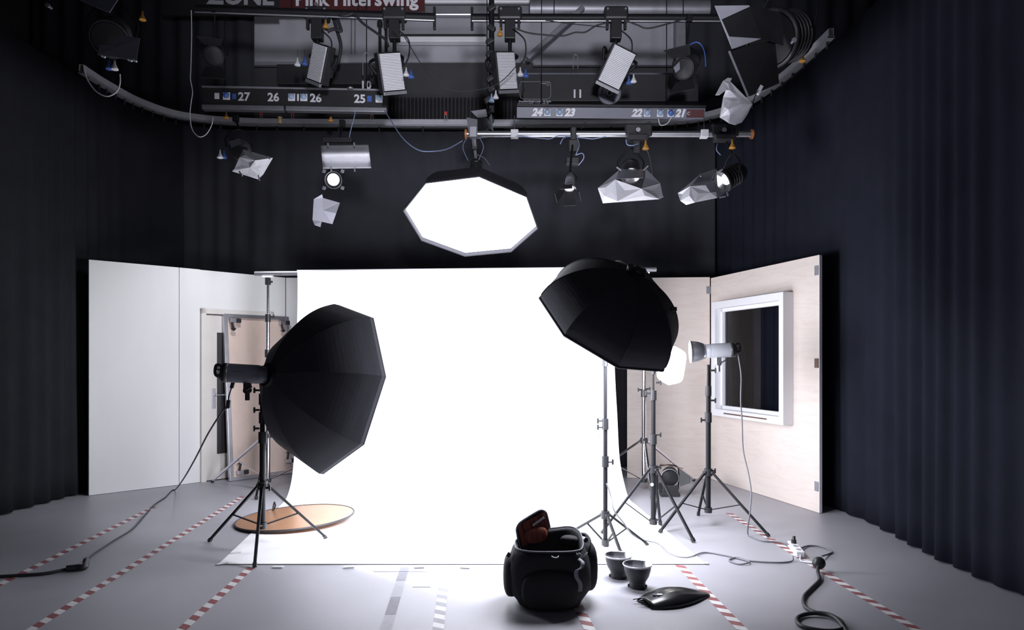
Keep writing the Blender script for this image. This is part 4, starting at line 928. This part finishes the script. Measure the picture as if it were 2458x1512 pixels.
clip(t, P(1480, 401, Yf), P(1491, 409, Yf)); clip(t, P(1545, 409, Yf), P(1556, 398, Yf)); clip(t, P(1585, 474, Yf-.03), P(1592, 471, Yf-.03))
MB().box(P(1530, 332, 6.66), (.2, .12, .06)).box(P(1528, 352, 6.68), (.07, .07, .14)).build('bracket', 'black', t, bev=.012)
MB().tube([P(1503, 335, 6.6), P(1506, 347, 6.58), P(1520, 349, 6.58), P(1532, 345, 6.6)], .006, 6).build('blue_lead', 'blue_cable', t)
MB().tube([P(1552, 358, 6.6), P(1560, 380, 6.58), P(1566, 420, 6.55)], .003, 6).build('cord', 'grey_cable', t)
# right foil lamp
t = lamp('black lamp wrapped in crumpled foil below the right end of the aluminium pipe', P(1733, 436, 6.62), (-.88, -.22, -.5), .115, .26, 'bulb', doors=0, hang=P(1738, 330, 6.7))
foil('foil_wrap', t, Yf, [(1720, 407, .1), (1714, 433, 0), (1657, 447, -.05), (1627, 464, .05), (1633, 482, .0), (1647, 492, .0), (1668, 486, -.10), (1722, 475, -.04), (1723, 449, -.02), (1655, 447, -.02), (1682, 418, .12), (1750, 458, .12), (1705, 462, -.1)],
     [(2, 3, 4), (2, 4, 6), (4, 5, 6), (2, 6, 12), (12, 6, 7), (1, 2, 12), (1, 12, 8), (8, 12, 7), (8, 7, 11), (0, 1, 8)], 'gel')
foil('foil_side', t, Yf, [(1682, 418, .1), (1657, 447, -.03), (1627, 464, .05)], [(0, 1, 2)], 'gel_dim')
foil('barn_door', t, Yf+.03, [(1682, 418, .06), (1720, 405, .06), (1708, 432, 0), (1657, 446, 0)], [(0, 1, 2, 3)], 'satin')
clip(t, P(1721, 413, Yf), P(1735, 406, Yf)); clip(t, P(1681, 418, Yf), P(1682, 424, Yf-.02)); clip(t, P(1745, 462, Yf), P(1748, 470, Yf)); clip(t, P(1727, 474, Yf-.02), P(1742, 471, Yf-.02))
MB().box(P(1738, 332, 6.66), (.2, .12, .06)).build('bracket', 'black', t, bev=.012)
MB().tube([P(1722, 345, 6.6), P(1720, 360, 6.58), P(1730, 372, 6.6)], .005, 6).build('blue_lead', 'blue_cable', t)
for x in (1532, 1739):
    q = P(x, 311, 6.62); tag(MB().cyl(q, q+V((0, .012, 0)), .022, seg=24).cyl(q+V((0, .012, 0)), q+V((0, .05, 0)), .014, seg=12).build('round_badge', 'alu'), 'round silver badge on the trolley above the '+('large foil lamp' if x < 1600 else 'right foil lamp'), 'badge', 'trolley badges')
    tag(MB().box(P(x, 314, 6.70), (.26, .09, .12)).build('pipe_trolley', 'black', bev=.015), 'black trolley gripping the aluminium pipe above the '+('large foil lamp' if x < 1600 else 'right foil lamp'), 'trolley', 'pipe trolleys')
for x, y, Y, lab in ((758, 9, 7.64, 'small round silver badge on the trolley of the leftmost panel light'), (113, 12, 6.2, 'lone round pale badge high in the dark at the far left corner'), (1907, 95, 6.0, 'dim round badge on the big black lamp at the upper right')):
    q = P(x, y, Y); tag(MB().cyl(q, q+V((0, .012, 0)), .02, seg=24).cyl(q+V((0, .012, 0)), q+V((0, .06, 0)), .012, seg=12).build('round_badge', 'alu' if x < 1000 else 'disc'), lab, 'badge', 'trolley badges')
tag(MB().box(P(1376, 322, 6.66), (.055, .09, .12)).build('pipe_trolley', 'black', bev=.01), 'narrow black clamp on the aluminium pipe above the small metal lamp', 'trolley', 'pipe trolleys')

# hanger of the glowing softbox
t = thing('softbox_hanger', 'dark extending hanger dropping from the pipe to the glowing softbox', 'hanger', P(1136, 320, YP))
q0, q1 = P(1136, 318, YP), rearT
MB().box(q0, (.085, .09, .11)).build('pipe_clamp', 'satin', t, bev=.012)
MB().cyl(q0, q0.lerp(q1, .5), .022, seg=12).cyl(q0.lerp(q1, .5), q1, .015, seg=12).build('tube', 'satin', t)
MB().box(q0.lerp(q1, .5), (.06, .06, .05)).build('collar', 'black', t, bev=.008)
for s_ in (-1, 1): MB().tube([q0+V((.06*s_, 0, -.05)), q0+V((.1*s_, -.02, -.15)), q0+V((.05*s_, -.02, -.28))], .004, 6).build('lead', 'blue_cable', t)
MB().tube([q0+V((.03, -.02, -.22)), q0+V((.11, -.03, -.26)), q0+V((.16, -.03, -.33))], .005, 6).build('lead', 'grey_cable', t)

# dim lamp far left
t = lamp('dim black lamp with a large grey barn door at the far left', P(262, 95, 6.3), (.25, -.75, -.6), .17, .36, 'gloss', doors=0, hang=P(225, -30, 6.3))
foil('barn_door', t, 6.0, [(290, 84, .05), (336, 92, .0), (328, 146, -.1), (234, 132, -.1), (240, 108, 0), (268, 108, 0)], [(0, 1, 2, 3, 4, 5)], 'disc')
for x, y in ((248, 136), (312, 145), (324, 146)): MB().box(P(x, y, 5.88), (.035, .012, .014), Matrix.Rotation(.35, 3, 'Y')).build('peg', 'text', t)
MB().prism([P(190, 0, 6.2), P(285, -5, 6.2), P(262, 30, 6.1)], (0, .01, 0)).build('upper_door', 'barcolor', t)
# big lamp at upper right with pale barn door edges
t = lamp('big black lamp with pale folded barn door edges at the upper right', P(1850, 95, 6.5), (-.75, -.55, -.35), .27, .5, 'gloss', doors=0, hang=P(1880, -60, 6.5))
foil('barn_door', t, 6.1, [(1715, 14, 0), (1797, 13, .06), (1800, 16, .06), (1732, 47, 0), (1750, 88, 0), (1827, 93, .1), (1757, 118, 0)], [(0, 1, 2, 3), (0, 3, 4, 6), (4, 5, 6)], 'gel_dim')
foil('barn_door_back', t, 6.13, [(1732, 47, 0), (1800, 16, .06), (1880, 30, .25), (1880, 110, .25), (1827, 93, .1), (1750, 88, 0)], [(0, 1, 2, 3, 4, 5)], 'black')
MB().bar(P(1750, 123, 6.1), P(1795, 230, 6.1), .014, .014).build('door_rod', 'satin', t)
foil('lower_door', t, 6.16, [(1757, 118, 0), (1860, 96, .2), (1870, 200, .2), (1798, 232, 0), (1750, 122, 0)], [(0, 1, 2, 3, 4)], 'black')
t = thing('hanging_foil', 'crumpled pointed foil hanging at the upper right below the big lamp', 'foil', P(1765, 300, 6.1))
foil('foil', t, 6.05, [(1806, 250, .0), (1753, 196, .05), (1757, 188, .08), (1747, 187, .08), (1735, 195, .06), (1717, 229, .0), (1727, 228, -.02), (1742, 217, -.02), (1736, 234, .02), (1728, 282, .02), (1750, 296, -.05), (1765, 300, -.07), (1780, 294, -.03), (1790, 280, 0), (1748, 262, -.10), (1775, 240, -.08), (1752, 217, -.03), (1752, 275, -.03)],
     [(1, 0, 16), (2, 1, 3), (3, 1, 4), (4, 1, 16), (4, 16, 7), (4, 7, 6, 5), (16, 0, 15), (7, 16, 8), (8, 16, 15), (8, 15, 14), (15, 0, 14), (8, 14, 9), (14, 17, 9), (14, 0, 17), (9, 17, 10), (17, 0, 10), (10, 0, 11), (11, 0, 12), (12, 0, 13)], 'gel')
MB().box(P(1823, 216, 6.2), (.03, .02, .085), Matrix.Rotation(.5, 3, 'Y')).build('peg', 'text', t)
MB().tube([P(1806, 250, 6.05), P(1815, 225, 6.15), P(1823, 216, 6.2), P(1850, 190, 6.3)], .004, 5).build('thread', 'cable', t)
# dim lamps in the rig
lamp('dim black lamp high on the left behind the hanging cable', P(512, 135, 7.6), (.2, -.8, -.5), .11, .24, 'black', doors=2, hang=P(515, 25, 7.65))
lamp('dim black lamp with a grey door tip at the right end of the upper rig', P(1640, 165, 7.5), (-.5, -.8, -.4), .12, .26, 'black', doors=2, door_m='black', hang=P(1655, 45, 7.6))
foil_t = tag(MB().prism([P(1631, 148, 7.3), P(1632, 166, 7.3), P(1622, 175, 7.35), P(1617, 162, 7.35)], (0, .006, 0)).build('metal_flag', 'disc'), 'small grey metal flag beside the upper right pipe end', 'flag')

# ---------------------------------------------------------------- hanging cables
def hang(label, pts, r, m_, Y=None): cord(label, [P(*p) if len(p) == 3 else P(p[0], p[1], Y) for p in pts], r, m_, 'hanging_cable', group='cables in the rig')
hang('white cable looping below the dim lamp at the far left', [(202, 168), (212, 195), (232, 220), (258, 231), (280, 220), (288, 200), (288, 178)], .006, 'white_cable', 6.2)
hang('long thin pale cable dropping past the left end of the numbered bar', [(459, 25), (460, 80), (458, 160), (457, 190), (462, 220), (458, 250), (456, 280), (462, 312), (478, 328), (495, 322), (508, 300), (511, 282)], .005, 'white_cable', 7.0)
hang('blue cable drooping from the left numbered bar to the aluminium pipe', [(923, 265, 7.9), (945, 300, 7.5), (970, 335, 7.2), (1005, 360, 7.0), (1040, 363, 6.9), (1075, 357, 6.8), (1110, 338, 6.72)], .006, 'blue_cable')
hang('short blue cable hanging from the left numbered bar to the flat foil lamp', [(853, 268), (848, 290), (842, 312), (838, 332)], .005, 'blue_cable', 7.7)
hang('thin black cable swooping from the gridded panel light to the next one', [(945, 55), (975, 95), (1005, 145), (1040, 190), (1085, 216), (1130, 218), (1180, 208), (1210, 190), (1238, 160)], .005, 'cable', 7.3)
hang('thick black cable from the left pipe down to the gridded panel light', [(813, 32), (828, 38), (850, 33), (870, 55), (905, 80), (925, 95), (932, 112)], .014, 'cable', 7.6)
hang('wavy black cable strung between the two right panel lights', [(1232, 66), (1265, 78), (1300, 83), (1350, 86), (1380, 78), (1405, 77), (1430, 62), (1455, 55)], .009, 'cable', 7.6)
hang('thin black cable running just under the right overhead pipe', [(1310, 48), (1360, 56), (1420, 62), (1460, 66)], .006, 'cable', 7.7)
hang('black cable trailing right from the last panel light', [(1505, 50), (1530, 60), (1555, 68), (1600, 58), (1640, 46)], .009, 'cable', 7.6)
hang('faint dark blue cable arching at the upper right', [(1655, 108), (1672, 101), (1685, 110), (1692, 130), (1694, 160)], .007, 'blue', 7.3)
hang('black cable bundle folded beside the leftmost panel light', [(798, 36), (808, 70), (818, 110), (812, 150)], .02, 'cable', 7.8)
hang('thick black cable hooking back near the leftmost panel light', [(806, 34), (818, 70), (816, 74), (800, 70), (786, 76)], .02, 'cable', 7.75)
hang('grey cable draped along the aluminium pipe to the right', [(1240, 326), (1300, 332), (1320, 333), (1345, 326), (1400, 331), (1425, 333), (1455, 327)], .005, 'blue_cable', 6.64)
hang('dark cable slanting across the curved rail on the right', [(1406, 292), (1400, 303), (1395, 308)], .006, 'cable', 7.2)
hang('dark cable rising from the large foil lamp trolley to the hoist', [(1535, 308), (1550, 298), (1562, 292)], .007, 'cable', 7.0)
for i, x in enumerate((843, 852)):
    hang('thin black vertical wire behind the rig, '+('left' if i == 0 else 'right')+' one of a close pair', [(x, 36), (x+.5, 70), (x, 130)], .004, 'cable', 9.0)
